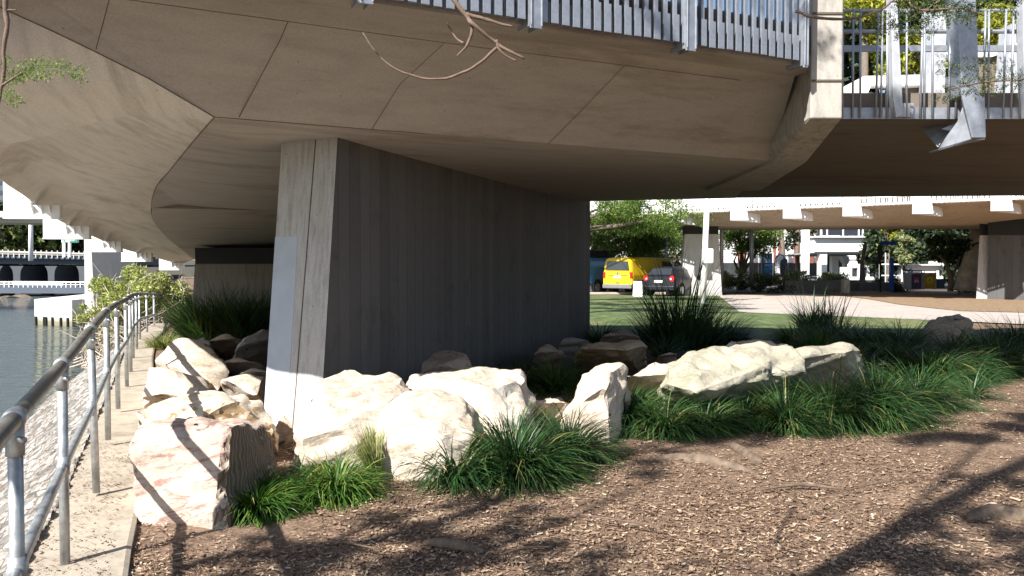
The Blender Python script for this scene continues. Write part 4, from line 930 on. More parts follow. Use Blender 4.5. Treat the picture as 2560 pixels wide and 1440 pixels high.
def frond(paths, seed, n=26, ll=.035, sub=True):
    """twice-divided feathery leaf: leaflets along each little stem"""
    rng = np.random.default_rng(seed); Vs, Fs = [], []; k = 0
    for pts, L_ in paths:
        q = dense([PD(*p) for p in pts], 8)
        for i, p in enumerate(q):
            t = (q[min(i + 1, len(q) - 1)] - q[max(0, i - 1)]).normalized(); s = t.cross(Vector((0, 1, 0))).normalized()
            for sg in (1, -1):
                dr = (s * sg + t * .8 + Vector(rng.normal(0, .25, 3))).normalized(); l = L_ * .95 * rng.uniform(.6, 1.1) * (1 - .5 * abs(i / len(q) - .4))
                if not sub:
                    w_ = dr.cross(Vector(rng.normal(0, 1, 3))).normalized() * l * .13
                    Vs += [p, p + dr * l * .5 + w_, p + dr * l, p + dr * l * .5 - w_]; Fs.append((k, k + 1, k + 2, k + 3)); k += 4
                else:
                    for j in range(7):
                        b = p + dr * l * (j + 1) / 7
                        for s2 in (1, -1):
                            d2 = (dr.cross(Vector((0, 1, 0))).normalized() * s2 + dr * .8 + Vector(rng.normal(0, .3, 3))).normalized(); l2 = l * .2
                            w_ = d2.cross(Vector(rng.normal(0, 1, 3))).normalized() * l2 * .3
                            Vs += [b, b + d2 * l2 * .5 + w_, b + d2 * l2, b + d2 * l2 * .5 - w_]; Fs.append((k, k + 1, k + 2, k + 3)); k += 4
    return np.array([tuple(v) for v in Vs]), np.array(Fs)
lb = twig('hanging_branch', 'brown twig with one green feathery frond at the top left corner', [
    ([(300, -1700, 1.7), (120, -900, 1.8), (30, -300, 1.9), (14, -40, 1.9), (15, 30, 1.9), (18, 75, 1.9), (10, 120, 1.9), (10, 170, 1.9), (2, 225, 1.9), (-10, 300, 1.9)], .008),
    ([(18, 25, 1.9), (30, 24, 1.9), (40, 24, 1.9)], .003), ([(6, 215, 1.9), (20, 205, 1.9), (60, 182, 1.9)], .004)], MAT['twig'])
V, Fq = frond([([(8, 212, 1.9), (40, 190, 1.9), (80, 178, 1.9), (130, 172, 1.88), (175, 178, 1.88), (205, 186, 1.88)], .030), ([(25, 195, 1.9), (60, 170, 1.9), (110, 158, 1.9)], .024), ([(100, 176, 1.88), (140, 160, 1.88), (165, 158, 1.88)], .015), ([(6, 228, 1.9), (25, 240, 1.9), (45, 258, 1.9)], .022), ([(6, 140, 1.9), (20, 155, 1.9)], .02)], 1)
np_mesh('leaves', V - np.array(lb.location), Fq, LM['feather'], parent=lb)
rb = twig('hanging_branch', 'leafy green feathery branch across the top right in front of the railing', [
    ([(1990, 28, 3.0), (2030, 42, 3.0), (2100, 48, 3.0), (2170, 38, 3.0), (2230, 5, 3.0), (2250, -40, 3.0), (2200, -500, 2.9), (2000, -1300, 2.6)], .006), ([(2240, -20, 3.0), (2300, 25, 3.0), (2400, 20, 3.0), (2460, 40, 3.0)], .006), ([(2640, 185, 3.0), (2540, 200, 3.0), (2460, 205, 3.0), (2370, 225, 3.0)], .004), ([(2380, -20, 3), (2320, 20, 3), (2250, 60, 3)], .004)], MAT['twig'])
V, Fq = frond([([(2300, 10, 3), (2240, 40, 3), (2190, 70, 3)], .06), ([(2340, 10, 3), (2290, 50, 3), (2240, 78, 3)], .06), ([(2400, 12, 3), (2340, 55, 3), (2290, 85, 3)], .055), ([(2330, 0, 3), (2380, 20, 3), (2430, 45, 3)], .05), ([(2240, 0, 3), (2300, 12, 3), (2360, 8, 3)], .05), ([(2470, 5, 3), (2420, 30, 3), (2370, 45, 3)], .05), ([(2250, -10, 3), (2330, -4, 3), (2460, 2, 3), (2540, 20, 3)], .06),
               ([(2560, 195, 3), (2480, 185, 3), (2400, 180, 3), (2350, 170, 3)], .045), ([(2560, 205, 3), (2470, 210, 3), (2370, 232, 3)], .05), ([(2540, 160, 3), (2440, 160, 3), (2350, 148, 3)], .035), ([(2480, 205, 3), (2420, 222, 3), (2350, 240, 3)], .045)], 2)
np_mesh('leaves', V - np.array(rb.location), Fq, LM['fig'], parent=rb)

# ------------------------------------------------------------------ LEFT BACKGROUND: river
MAT['viaduct'] = simple('blue_grey_concrete', (.085, .105, .14), .8, var=.1, s=.3)  # lowered colour stands for the viaduct's shaded face
MAT['viaduct_pier'] = simple('grey_pier_concrete', (.065, .072, .085), .8, var=.1, s=.4)  # piers darkened further, shade painted as base colour
MAT['white_c'] = simple('white_concrete', (.5, .48, .45), .8, var=.08, s=1)
vd = thing('viaduct', 'grey-blue road viaduct on flared piers along the far river bank', 'bridge', (-60, 86, 0))
def at_child(o, t): o.parent = t; o.matrix_parent_inverse = Matrix.Translation(-t.location); return o
def bld(g, name, mt, par, bevel=0, smooth=False):
    o = g.build(name, mt, None, bevel=bevel, smooth=smooth, loc=tuple(par.location)); o.location = (0, 0, 0); o.parent = par; return o
def slab_px(g, pa, pb, da, db, th, pa2, pb2):
    """slab whose near face runs pa->pb (top) and pa2->pb2 (bottom)"""
    a, b, a2, b2 = PD(*pa, da), PD(*pb, db), PD(*pa2, da), PD(*pb2, db); o = Vector((0, th, 0))
    g.hexa([a2, b2, b2 + o, a2 + o], [a, b, b + o, a + o])
g = MB(); slab_px(g, (-500, 630), (330, 646), 78, 84, 9, (-500, 636), (330, 651)); slab_px(g, (-500, 636), (330, 651), 78.4, 84.4, 8.2, (-500, 655), (330, 663)); bld(g, 'deck', MAT['viaduct'], vd)
g = MB(); 
for z in (621, 626): pass
a, b = PD(-500, 617, 77.9), PD(330, 638, 83.9); g.tube([a, b], .11, 6); a, b = PD(-500, 623, 77.9), PD(330, 642, 83.9); g.tube([a, b], .05, 6)
for i in range(60):
    t = i / 59; p = PD(-500, 632, 77.9).lerp(PD(330, 648, 83.9), t); g.box(p + Vector((0, 0, .35)), (.09, .09, .75))
bld(g, 'parapet', MAT['white_c'], vd)
for px, w_ in ((-120, 30), (-12, 28), (42, 24), (128, 22), (205, 20), (262, 18)):
    g = MB(); c = PD(px, 700, 81); bw = w_ / F * 81
    rows = []
    for z, k in ((-1.6, .36), (.5, .36), (.9, .42), (1.15, .52), (1.4, .72)):
        rows.append([Vector((c.x + sx * bw * k, c.y + sy, z)) for sx, sy in ((-1, 0), (1, 0), (1, 6), (-1, 6), (-1, 0))])
    g.grid(rows); bld(g, 'pier', MAT['viaduct_pier'], vd)
g = MB(); slab_px(g, (-500, 655), (330, 664), 88, 90, .5, (-500, 716), (330, 720)); bld(g, 'back_wall', MAT['black'], vd)  # black sheet standing in for the darkness under the viaduct
bw_ = thing('boardwalk', 'low blue-grey river walkway with white railing below the viaduct', 'walkway', (-45, 72, 0))
g = MB(); slab_px(g, (-500, 713), (330, 718), 71, 73, 4, (-500, 732), (330, 734)); bld(g, 'deck', MAT['viaduct'], bw_)
g = MB(); a, b = PD(-500, 703, 71), PD(330, 706, 73); g.tube([a, b], .05, 5); a, b = PD(-500, 709, 71), PD(330, 712, 73); g.tube([a, b], .04, 5)
for i in range(70):
    p = PD(-500, 709, 71).lerp(PD(330, 712, 73), i / 69); g.box(p, (.06, .06, .55))
for i in range(10): 
    p = PD(25, 708, 72).lerp(PD(150, 709, 72.3), i / 10); g.box(p + Vector((.3, .3, 0)), (.5, .03, .35))
bld(g, 'railing', MAT['white_steel'], bw_)
for px in (20, 120, 190, -60): g = MB(); p = PD(px, 735, 74); g.box((p.x, p.y, -1.5), (.8, .8, 2.4)); bld(g, 'pile', MAT['viaduct'], bw_)
# roadside lamp and road sign on the viaduct
def post_px(name, label, cat, px, y0, y1, d, r, mt, group=None, rt=None):
    b = PD(px, y1, d); t = PD(px, y0, d); g = MB(); g.tube([b - Vector((0, 0, .15)), t], [r, rt or r * .8], 10)
    o = g.build(name, mt, None, smooth=True, loc=tuple(b)); return tag(o, label, cat, group)
post_px('lamp_post', 'white lamp post standing on the viaduct edge', 'lamp post', 77, 500, 648, 77, .22, MAT['white_steel'])
sg = thing('road_sign', 'green and white road sign on two white legs above the viaduct', 'sign', tuple(PD(175, 640, 79)))
MAT['green'] = simple('sign_green', (.0, .28, .17), .5, var=.03); MAT['sign_white'] = simple('sign_white', (.85, .85, .85), .5, var=.02)
for px in (160, 174.5): g = MB(); g.tube([PD(px, 643, 79), PD(px, 600, 79)], .16, 8); bld(g, 'leg', MAT['sign_white'], sg)
def rect_px(g, x0, y0, x1, y1, d, th=.05):
    a = PD(x0, y0, d); b = PD(x1, y1, d); g.box(((a.x + b.x) / 2, (a.y + b.y) / 2 + th / 2, (a.z + b.z) / 2), (abs(b.x - a.x), th, abs(a.z - b.z))); return g
g = rect_px(MB(), 153, 591, 195, 607, 78.9, .2); bld(g, 'frame', MAT['sign_white'], sg, bevel=.05)
g = rect_px(MB(), 155, 592.5, 193, 605.5, 78.85, .06); bld(g, 'panel', MAT['green'], sg)
g = rect_px(MB(), 158.5, 593, 188, 599.5, 78.8, .05); bld(g, 'white_panel', MAT['sign_white'], sg)
g = MB()
for x0, x1, y in ((162, 171, 601.3), (173, 179, 601.3), (181, 186, 601.3), (162, 175, 603.8)): rect_px(g, x0, y, x1, y + 1.3, 78.8, .04)
bld(g, 'lettering', MAT['sign_white'], sg)
# higher footbridge behind and its pier
fb = thing('footbridge', 'white footbridge beam passing behind the brackets at far left', 'bridge', (-30, 50, 0))
g = MB(); slab_px(g, (-700, 520), (700, 536), 46, 46, 4, (-700, 538), (700, 548)); slab_px(g, (-700, 538), (700, 548), 46.6, 46.6, 3, (-700, 552), (700, 560)); bld(g, 'deck', MAT['white_c'], fb)
g = MB(); c0, c1 = PD(216, 712, 33), PD(240, 712, 31.6); c2 = PD(330, 712, 34.5)
def tp(p, z, k=0.0): return Vector((p.x + k, p.y, z))
g.hexa([tp(c0, -2.0, -.1), tp(c1, -2.0), tp(c2, -2.0, .2), tp(PD(310, 712, 36), -2.0, .2)], [tp(c0, 4.4, -.05), tp(c1, 4.4, -.25), tp(c2, 4.4), tp(PD(300, 712, 36), 4.4)])
bld(g, 'pier', MAT['pier_end'], fb, bevel=.03)
ft = thing('pile_cap', 'white concrete block standing in the water with tide stains', 'pile cap', tuple(PZ(150, 813, -1.25)))
g = MB(); a, b, c_ = PZ(86, 812, -1.25), PZ(192, 815, -1.25), PZ(236, 812, -1.25)
b = b + Vector((0, -.4, 0)); 
def zz(p, z): return Vector((p.x, p.y, z))
za, zb_ = -.05, -.02
g.add([zz(a, -2.2), zz(b, -2.2), zz(c_, -2.2), zz(a, -2.2) + Vector((1.6, 7, 0)), zz(a, za), zz(b, zb_), zz(c_, zb_), zz(a, .28) + Vector((2.2, 7, 0))], [(3, 2, 1, 0), (4, 5, 6, 7), (0, 1, 5, 4), (1, 2, 6, 5), (2, 3, 7, 6), (3, 0, 4, 7)])
m, N, L, P = M_('tide_stained_concrete'); v = coords(N, L); sx = N.new('ShaderNodeSeparateXYZ'); gm = N.new('ShaderNodeNewGeometry'); L.new(gm.outputs['Position'], sx.inputs[0])
nn = noise_t(N, L, v, 3); ad = N.new('ShaderNodeMath'); ad.operation = 'MULTIPLY_ADD'; L.new(nn, ad.inputs[0]); ad.inputs[1].default_value = .25; L.new(sx.outputs[2], ad.inputs[2])
mr = N.new('ShaderNodeMapRange'); mr.inputs[1].default_value = -1.25; mr.inputs[2].default_value = -.1; L.new(ad.outputs[0], mr.inputs[0])
L.new(ramp(N, L, mr.outputs[0], [(0, (.16, .15, .10)), (.28, (.22, .21, .14)), (.42, (.5, .47, .40)), (1, (.62, .6, .56))]), P.inputs['Base Color']); P.inputs['Roughness'].default_value = .85
bld(g, 'block', m, ft, bevel=.03)
for k in (.06, .28, .33, .5, .72, .9):
    g = MB(); p = a.lerp(b, k); g.tube([Vector((p.x, p.y - .06, -1.6)), Vector((p.x, p.y - .06, -.85))], .05, 6); bld(g, 'fender_pipe', MAT['black'], ft)
# far bank with trees
for i, (px, w_, z, dd) in enumerate([(-320, 12, 11, 118), (-60, 11, 14, 112), (90, 11, 13, 115), (215, 11, 12, 112), (340, 12, 13, 118)]):
    c = PD(px, 620, dd)
    tree('bank_tree', ['dark spreading tree on the far bank beyond the left edge', 'broad dark tree with sunlit left side on the far bank', 'dense dark tree behind the lamp post on the far bank', 'dark tree behind the green road sign', 'dark tree on the far bank behind the mangrove bush'][i], (c.x, dd, 0), .5, 3, (c.x, dd, 6.5), (w_ * .75, 5, 5.5), 22, 2.6, 5200, .55, 'olive' if i != 1 else 'fig', seed=100 + i, group='trees on the far river bank')
g = MB(); g.grid([[(x, y, z) for x in np.linspace(-220, -10, 40)] for y, z in ((90, -1.6), (93, .2), (100, 1.0), (200, 2.5))]); 
struct(g.build('far_bank', simple('far_bank_earth', (.06, .055, .04), .95), smooth=True))
# dark rocks at the far waterline
for i, px in enumerate((25, 60)):
    c = PD(px, 741, 70); rock([Vector((c.x + random.uniform(-1.4, 1.4), c.y + random.uniform(-.6, .6), -1.6 + random.uniform(0, .65))) for _ in range(10)], 'ridged', ['dark rock at the far waterline below the walkway', 'second dark rock at the far waterline right of the first'][i], L=.2, seed=60 + i, group='dark rocks at the far waterline')
# office tower seen past the far left edge
tw = thing('tower', 'blue-grey office tower far away at the left edge', 'building', tuple(PD(-10, 640, 300)))
g = MB(); a = PD(-60, 640, 300); b = PD(12, 640, 300); g.box(((a.x + b.x) / 2, 306, 18), (b.x - a.x, 12, 36)); bld(g, 'wall', MAT['viaduct'], tw)
MAT['dark_glass'] = simple('dark_glass', (.03, .04, .05), .15, var=.1, spec=.8)
for r_ in range(8):
    g = MB(); g.box(((a.x + b.x) / 2, 299.9, 6 + r_ * 3.6), (b.x - a.x - 1, .1, 1.6)); bld(g, 'window', MAT['dark_glass'], tw)
# mangrove bush
def bush(name, label, c, r, nst, nleaf, size, mt, seed, cat='bush', bark='grey_twig', ncl=26, cr=.3, group=None, base_z=None):
    rng = np.random.default_rng(seed); t = thing(name, label, cat, (c[0], c[1], base_z if base_z is not None else 0), group=group)
    cl, rad = clusters(c, r, ncl, cr, rng); b0 = Vector(t.location); g = MB()
    for i in range(nst):
        e = Vector(cl[int(rng.integers(ncl))]) + Vector(rng.normal(0, .15, 3)); st = b0 + Vector((rng.normal(0, r[0] * .45), rng.normal(0, .3), 0))
        mm_ = st.lerp(e, .5) + Vector(rng.normal(0, .18, 3)); g.tube([st, mm_, e, e + Vector(rng.normal(0, .25, 3))], [.022, .015, .009, .004], 5)
    bld(g, 'stems', MAT[bark], t)
    V, Fq = leaves(cl, rad, nleaf, size, seed, aspect=.42, hollow=.3); np_mesh('foliage', V - np.array(b0), Fq, LM[mt], parent=t)
    return t
c = PD(345, 740, 22.5); bush('mangrove_bush', 'yellow-green mangrove bush with bare pale twigs behind the railing', (c.x, c.y, .55), (1.45, 1.0, .8), 170, 9000, .05, 'mangrove', 1, base_z=-.9, ncl=36, cr=.27)
c = PD(250, 775, 22); bush('mangrove_bush', 'lower mangrove bush beside the white block in the water', (c.x, c.y, .05), (.8, .7, .65), 80, 4000, .05, 'mangrove', 2, base_z=-1.0, ncl=20, cr=.22)
c = PD(430, 715, 23.5); bush('mangrove_bush', 'upper mangrove bush touching the last brackets', (c.x, c.y, .7), (.9, .8, .7), 80, 4200, .05, 'mangrove', 3, base_z=-.6, ncl=18, cr=.25)
c = PD(300, 840, 21); bush('mangrove_bush', 'bare twiggy bush low behind the path railing', (c.x, c.y, -.35), (1.1, .6, .45), 160, 500, .04, 'mangrove', 4, base_z=-1.0, ncl=18, cr=.25)

# ------------------------------------------------------------------ RIGHT BACKGROUND
# far approach bridge with white railing
far = thing('far_bridge', 'low concrete approach bridge with white railing and outrigger brackets beyond the paving', 'bridge', tuple(PD(1900, 640, 42)))
MAT['far_soffit'] = concrete('far_soffit_concrete', (.40, .32, .25), (.36, .30, .24), stain=.3)
def row(pts): return [PD(*p) for p in pts]
Nf = 14; tt = [i / Nf for i in range(Nf + 1)]
def lp(a, b): return [PD(a[0] + (b[0] - a[0]) * t, a[1] + (b[1] - a[1]) * t, a[2] + (b[2] - a[2]) * t) for t in tt]
ed_u = lp((1380, 548, 41.5), (2760, 492, 31.5)); fo = lp((1380, 567, 43.5), (2760, 560, 36)); bk = [p + Vector((.5, 4.5, -.02)) for p in fo]; bu = [p + Vector((1, 7.5, .8)) for p in fo]
g = MB(); zt = max(p.z for p in ed_u) + .25
up = [[Vector((p.x, p.y, max(p.z, ed_u[i].z) + .22)) for i, p in enumerate(r_)] for r_ in (ed_u, fo, bk, bu)]
g.grid([ed_u, fo, bk, bu]); g.grid([r_[::-1] for r_ in up]); g.grid([up[0], ed_u]); g.grid([bu, up[3]])
bld(g, 'deck', MAT['far_soffit'], far)
g = MB()
def rail_pt(t, z, o=.25):
    i = min(Nf - 1, int(t * Nf)); f_ = t * Nf - i; p = ed_u[i].lerp(ed_u[i + 1], f_); return Vector((p.x, p.y - o, p.z + z))
g.tube([rail_pt(t, 1.35) for t in tt], .05, 6); g.tube([rail_pt(t, .06) for t in tt], .045, 6); g.tube([rail_pt(t, .35) for t in tt], .03, 5)
frl = bld(g, 'railing', MAT['white_steel'], far)
nb = 100
pr_ = MB(); pr_.box((0, 0, .7), (.05, .03, 1.3)); pr_o = pr_.build('picket', MAT['white_steel'], frl)
for i in range(nb):
    o = pr_o if i == 0 else pr_o.copy()
    if i: COL.objects.link(o); o.parent = frl
    p = rail_pt((i + .5) / nb * .97 + .02, 0); o.location = p - far.location
g = MB()
for i in range(230): p = rail_pt((i + .5) / 230, .66, .22); g.box(p, (.04, .02, 1.2))
bars = bld(g, 'infill_bars', MAT['white_steel'], far); stuff(bars)
for i, (px, py) in enumerate([(1700, 546), (1858, 540), (1990, 533), (2140, 524), (2315, 515), (2512, 506)]):
    t = (px - 1380) / 1380.; p = rail_pt(t, 0, .0); g = MB(); w_ = .62
    g.hexa([p + Vector(q) for q in ((-w_, -.35, -.42), (.15, -.35, -.42), (.15, -.1, -.42), (-w_, -.1, -.42))], [p + Vector(q) for q in ((-w_, -.35, 1.45), (-.15, -.35, 1.45), (-.15, -.1, 1.45), (-w_, -.1, 1.45))])
    g.hexa([p + Vector(q) for q in ((-w_ + .02, -.34, -.44), (.9, .3, -.5), (.9, .5, -.5), (-w_ + .02, -.1, -.44))], [p + Vector(q) for q in ((-w_ + .02, -.34, -.02), (.62, .3, .12), (.9, .5, .12), (-w_ + .02, -.1, -.02))])
    bld(g, 'bracket', MAT['white_steel'], far)
def fpier(x0t, x1t, x0b, x1b, yt, yband, yb, d, depth):
    a, b = PD(x0t, yband, d), PD(x1t, yband, d); a0, b0 = PD(x0b, yb, d - .2), PD(x1b, yb, d - .2); dv = Vector(depth); z0 = -.1
    g = MB(); g.hexa([Vector((a0.x, a0.y, z0)), Vector((b0.x, b0.y, z0)), Vector((b0.x, b0.y, z0)) + dv, Vector((a0.x, a0.y, z0)) + dv], [a, b, b + dv, a + dv]); o = bld(g, 'pier', MAT['pier_end'], far, bevel=.02)
    zt_ = PD(x0t, yt, d).z + .3; g = MB(); g.hexa([Vector((q.x, q.y + .02, a.z - .02)) for q in (a, b, b + dv * .98, a + dv * .98)], [Vector((q.x, q.y + .02, zt_)) for q in (a, b, b + dv * .98, a + dv * .98)]); k = g.build('bearing', MAT['black'], o, loc=tuple(far.location)); k.location = (0, 0, 0)
fpier(1712, 1796, 1702, 1806, 567, 585, 738, 41.5, (.6, 3.4, 0))
fpier(2449, 2485, 2440, 2470, 562, 588, 746, 37.5, (4.2, 3.6, 0))
g = MB(); a, b = PD(2470, 588, 37.2), PD(2600, 588, 35.5)
a0, b0 = PD(2468, 748, 37.2), PD(2600, 752, 35.5)
g.hexa([Vector((a0.x, a0.y, -.1)), Vector((b0.x, b0.y, -.1)), Vector((b0.x + 2.5, b0.y + 3, -.1)), Vector((a0.x + 2.5, a0.y + 3, -.1))], [a, b, b + Vector((2.5, 3, 0)), a + Vector((2.5, 3, 0))])
o = bld(g, 'pier', MAT['pier_side'], far)
g = MB(); g.hexa([a + Vector((0, .02, -.02)), b + Vector((0, .02, -.02)), b + Vector((2.4, 2.9, 0)), a + Vector((2.4, 2.9, 0))], [q + Vector((0, 0, .75)) for q in (a + Vector((0, .02, 0)), b + Vector((0, .02, 0)), b + Vector((2.4, 2.9, 0)), a + Vector((2.4, 2.9, 0)))]); k = g.build('bearing', MAT['black'], o, loc=tuple(far.location)); k.location = (0, 0, 0)

# street poles
wp = thing('signal_pole', 'white steel pole with a switch box halfway up in front of the far bridge', 'pole', tuple(PZ(1757, 758, 0)))
p = PZ(1757, 758, 0); g = MB(); g.tube([p + Vector((0, 0, -.1)), Vector((p.x + .18, p.y, 5.0))], [.13, .105], 14); bld(g, 'pole', MAT['white_steel'], wp, smooth=True)
g = MB(); q = PD(1769, 640, p.y - .2); g.box(q, (.44, .24, .60)); bld(g, 'switch_box', MAT['white_steel'], wp, bevel=.05)
g = MB(); g.box((p.x, p.y, .02), (.4, .4, .04)); bld(g, 'base_plate', MAT['galv'], wp)
post_px('pole', 'grey street pole standing right behind the far pier', 'pole', 1804, 470, 726, 45, .12, MAT['galv_pale'], group='street poles near the cars', rt=.10)
post_px('pole', 'street pole rising out of the round shrub', 'pole', 1879, 500, 712, 46, .13, MAT['galv'], group='street poles near the cars')
post_px('pole', 'street pole behind the black hatchback', 'pole', 1666, 500, 728, 50, .10, MAT['galv'], group='street poles near the cars')
post_px('pole', 'thin pole beside the dark fig trunk', 'pole', 2398, 655, 728, 43, .06, MAT['galv'], group='street poles near the cars')
# vehicles ----------------------------------------------------------------
def paint(name, c, rough=.3, coat=.6): 
    m, N, L, P = M_(name); P.inputs['Base Color'].default_value = col(c); P.inputs['Roughness'].default_value = rough; P.inputs['Coat Weight'].default_value = coat; P.inputs['Coat Roughness'].default_value = .08
    v = coords(N, L); n = noise_t(N, L, v, 2.5, 5); L.new(ramp(N, L, n, [(.3, [x * .88 for x in c]), (.7, c)]), P.inputs['Base Color']); return m
MAT['yellow'] = paint('yellow_paint', (.75, .50, .015)); MAT['blue'] = paint('blue_paint', (.10, .30, .60)); MAT['navy'] = paint('dark_blue_paint', (.010, .011, .018), .4, .25)
MAT['glass'] = simple('tinted_glass', (.03, .035, .045), .08, var=.05, spec=.9); MAT['tail'] = simple('red_lens', (.55, .015, .02), .25, var=.1); MAT['plate'] = simple('number_plate', (.75, .75, .72), .5, var=.03)
MAT['bumper'] = simple('grey_plastic', (.16, .16, .17), .6); MAT['tyre'] = simple('tyre_rubber', (.02, .02, .02), .85); MAT['rim'] = simple('alloy_rim', (.45, .45, .47), .35, .8)
def loft_body(g, secs):
    """secs: list of (y, [(x,z)...] half outline from bottom to roof centre)"""
    rows = []
    for y, half in secs:
        pts = [Vector((x, y, z)) for x, z in half] + [Vector((-x, y, z)) for x, z in reversed(half)]; rows.append(pts + [pts[0]])
    g.grid(rows); n = len(rows[0]) - 1
    g.add(rows[0][:-1], [tuple(range(n))]); g.add(rows[-1][:-1], [tuple(range(n))[::-1]])
def wheel(par, x, y, r, w_=.2):
    g = MB(); g.tube([(x - w_ / 2, y, r), (x + w_ / 2, y, r)], r, 20); t = g.build('tyre', MAT['tyre'], par, bevel=.03)
    s = 1 if x > 0 else -1; g = MB(); g.tube([(x + s * (w_ / 2 - .02), y, r), (x + s * (w_ / 2 + .006), y, r)], [r * .68, r * .62], 18)
    rm = g.build('rim', MAT['rim'], t); g = MB()
    for k in range(5):
        a = k * 2 * math.pi / 5; g.tube([(x + s * (w_ / 2 + .012), y + math.cos(a) * r * .1, r + math.sin(a) * r * .1), (x + s * (w_ / 2 + .012), y + math.cos(a) * r * .58, r + math.sin(a) * r * .58)], .035, 5)
def van(label, loc, rz, pm, roofbox=False):
    t = thing('van', label, 'van', loc, rz, group='vehicles parked on the car park')
    def half(w_, zt, tum, zb=.42): return [(w_ * .90, zb), (w_, zb + .18), (w_, 1.02), (w_ * tum, zt - .20), (w_ * tum * .90, zt - .05), (w_ * tum * .6, zt)]
    g = MB(); loft_body(g, [(-2.42, half(.93, 1.90, .86)), (-2.30, half(.955, 1.94, .875)), (0, half(.96, 1.96, .885)), (1.25, half(.96, 1.92, .88)), (1.95, half(.94, 1.28, .94)), (2.38, half(.86, 1.02, .98)), (2.45, half(.80, .85, .98))])
    g.build('body', pm, t, smooth=False, bevel=.035)
    def panel(name, pts, mt, dx=0.0, par=t): g = MB(); g.prism(pts, (dx, .03 if not dx else 0, 0)); return g.build(name, mt, par, bevel=.008)
    panel('rear_window', [(-.74, -2.46, 1.28), (.74, -2.46, 1.28), (.67, -2.44, 1.74), (-.67, -2.44, 1.74)], MAT['glass'])
    panel('number_plate', [(-.24, -2.462, .86), (.24, -2.462, .86), (.24, -2.462, .99), (-.24, -2.462, .99)], MAT['plate'])
    g = MB(); g.box((0, -2.44, 1.03), (1.3, .03, .015)); g.tube([(0, -2.47, 1.14), (0, -2.44, 1.14)], .055, 14); g.box((0, -2.45, .64), (.26, .03, .035)); g.build('tailgate_trim', MAT['bumper'], t)
    for s in (-1, 1): panel('tail_light', [(s * .80, -2.455, .86), (s * .945, -2.44, .86), (s * .925, -2.44, 1.18), (s * .79, -2.455, 1.18)][::s], MAT['tail'])
    g = MB(); g.box((0, -2.44, .44), (1.86, .16, .22)); g.build('bumper', MAT['bumper'], t, bevel=.04)
    for s in (-1, 1):
        g = MB(); g.prism([(s * .935, 0.35, 1.22), (s * .935, 1.55, 1.22), (s * .88, 1.15, 1.70), (s * .87, .35, 1.74)], (s * .012, 0, .004)); g.build('side_window', MAT['glass'], t)
        g = MB(); g.box((s * .962, -.6, .78), (.012, 3.0, .03)); g.box((s * .955, -.35, 1.1), (.012, .012, 1.1)); g.build('side_trim', MAT['bumper'], t)
        for y in (-1.55, 1.55):
            g = MB(); g.tube([(s * .90, y, .36), (s * .968, y, .36)], .42, 20); g.build('wheel_arch', MAT['tyre'], t); wheel(t, s * .87, y, .34)
    if roofbox:
        g = MB(); loft_body(g, [(-1.9, [(.32, 2.02), (.36, 2.12), (.2, 2.22)]), (-1.6, [(.40, 2.0), (.42, 2.2), (.3, 2.34)]), (.2, [(.40, 2.0), (.42, 2.2), (.3, 2.36)]), (.7, [(.25, 2.02), (.28, 2.1), (.15, 2.15)])]); g.build('roof_box', MAT['black'], t)
        g = MB(); 
        for y in (-1.4, .1): g.box((0, y, 1.99), (1.5, .05, .05))
        g.build('roof_rack', MAT['black'], t)
    return t
yv = PZ(1541, 737, 0); van('bright yellow van seen from behind, parked between the blue van and the black hatchback', (yv.x + 1.75, yv.y + 1.8, 0), R(-44), MAT['yellow'])
bv = PZ(1462, 735, 0); van('blue van with a black roof box half hidden by the pier', (bv.x + 1.1, bv.y + 2.6, 0), R(-42), MAT['blue'], True)
t = thing('car', 'black hatchback with red tail lights parked right of the yellow van', 'car', (PZ(1662, 741, 0).x + .85, PZ(1662, 741, 0).y + 1.5, 0), R(-36), group='vehicles parked on the car park')
def hh(w_, zt, tum, zb=.30): return [(w_ * .9, zb), (w_, zb + .2), (w_ * 1.0, .88), (w_ * tum, zt - .12), (w_ * tum * .85, zt - .02), (w_ * tum * .5, zt)]
g = MB(); loft_body(g, [(-2.02, hh(.84, .98, .97)), (-1.90, hh(.88, 1.05, .95)), (-1.45, hh(.89, 1.42, .76)), (-.6, hh(.89, 1.47, .76)), (.35, hh(.89, 1.42, .76)), (1.05, hh(.88, 1.0, .95)), (1.8, hh(.84, .86, .97)), (2.08, hh(.72, .66, .97))])
g.build('body', MAT['navy'], t, bevel=.03)
g = MB(); g.prism([(-.62, -1.90, 1.06), (.62, -1.90, 1.06), (.52, -1.55, 1.37), (-.52, -1.55, 1.37)], (0, -.02, .012)); g.build('rear_window', MAT['glass'], t)
for s in (-1, 1):
    g = MB(); g.tube([(s * .70, -2.03, .88), (s * .70, -1.96, .88)], [.13, .15], 16); tl = g.build('tail_light', MAT['tail'], t)
    g = MB(); g.tube([(s * .66, -2.045, .87), (s * .66, -2.02, .87)], .045, 10); g.build('reversing_lamp', MAT['plate'], tl)
    g = MB(); g.prism([(s * .80, -1.3, .98), (s * .82, .8, .98), (s * .69, .35, 1.33), (s * .69, -1.15, 1.35)], (s * .012, 0, .006)); g.build('side_window', MAT['glass'], t)
    for y in (-1.25, 1.3):
        g = MB(); g.tube([(s * .84, y, .32), (s * .895, y, .32)], .37, 18); g.build('wheel_arch', MAT['tyre'], t); wheel(t, s * .80, y, .31)
g = MB(); g.box((0, -2.04, .74), (.46, .02, .12)); g.build('number_plate', MAT['plate'], t)
g = MB(); g.box((0, -2.0, .42), (1.6, .12, .22)); g.build('bumper', MAT['navy'], t, bevel=.04)
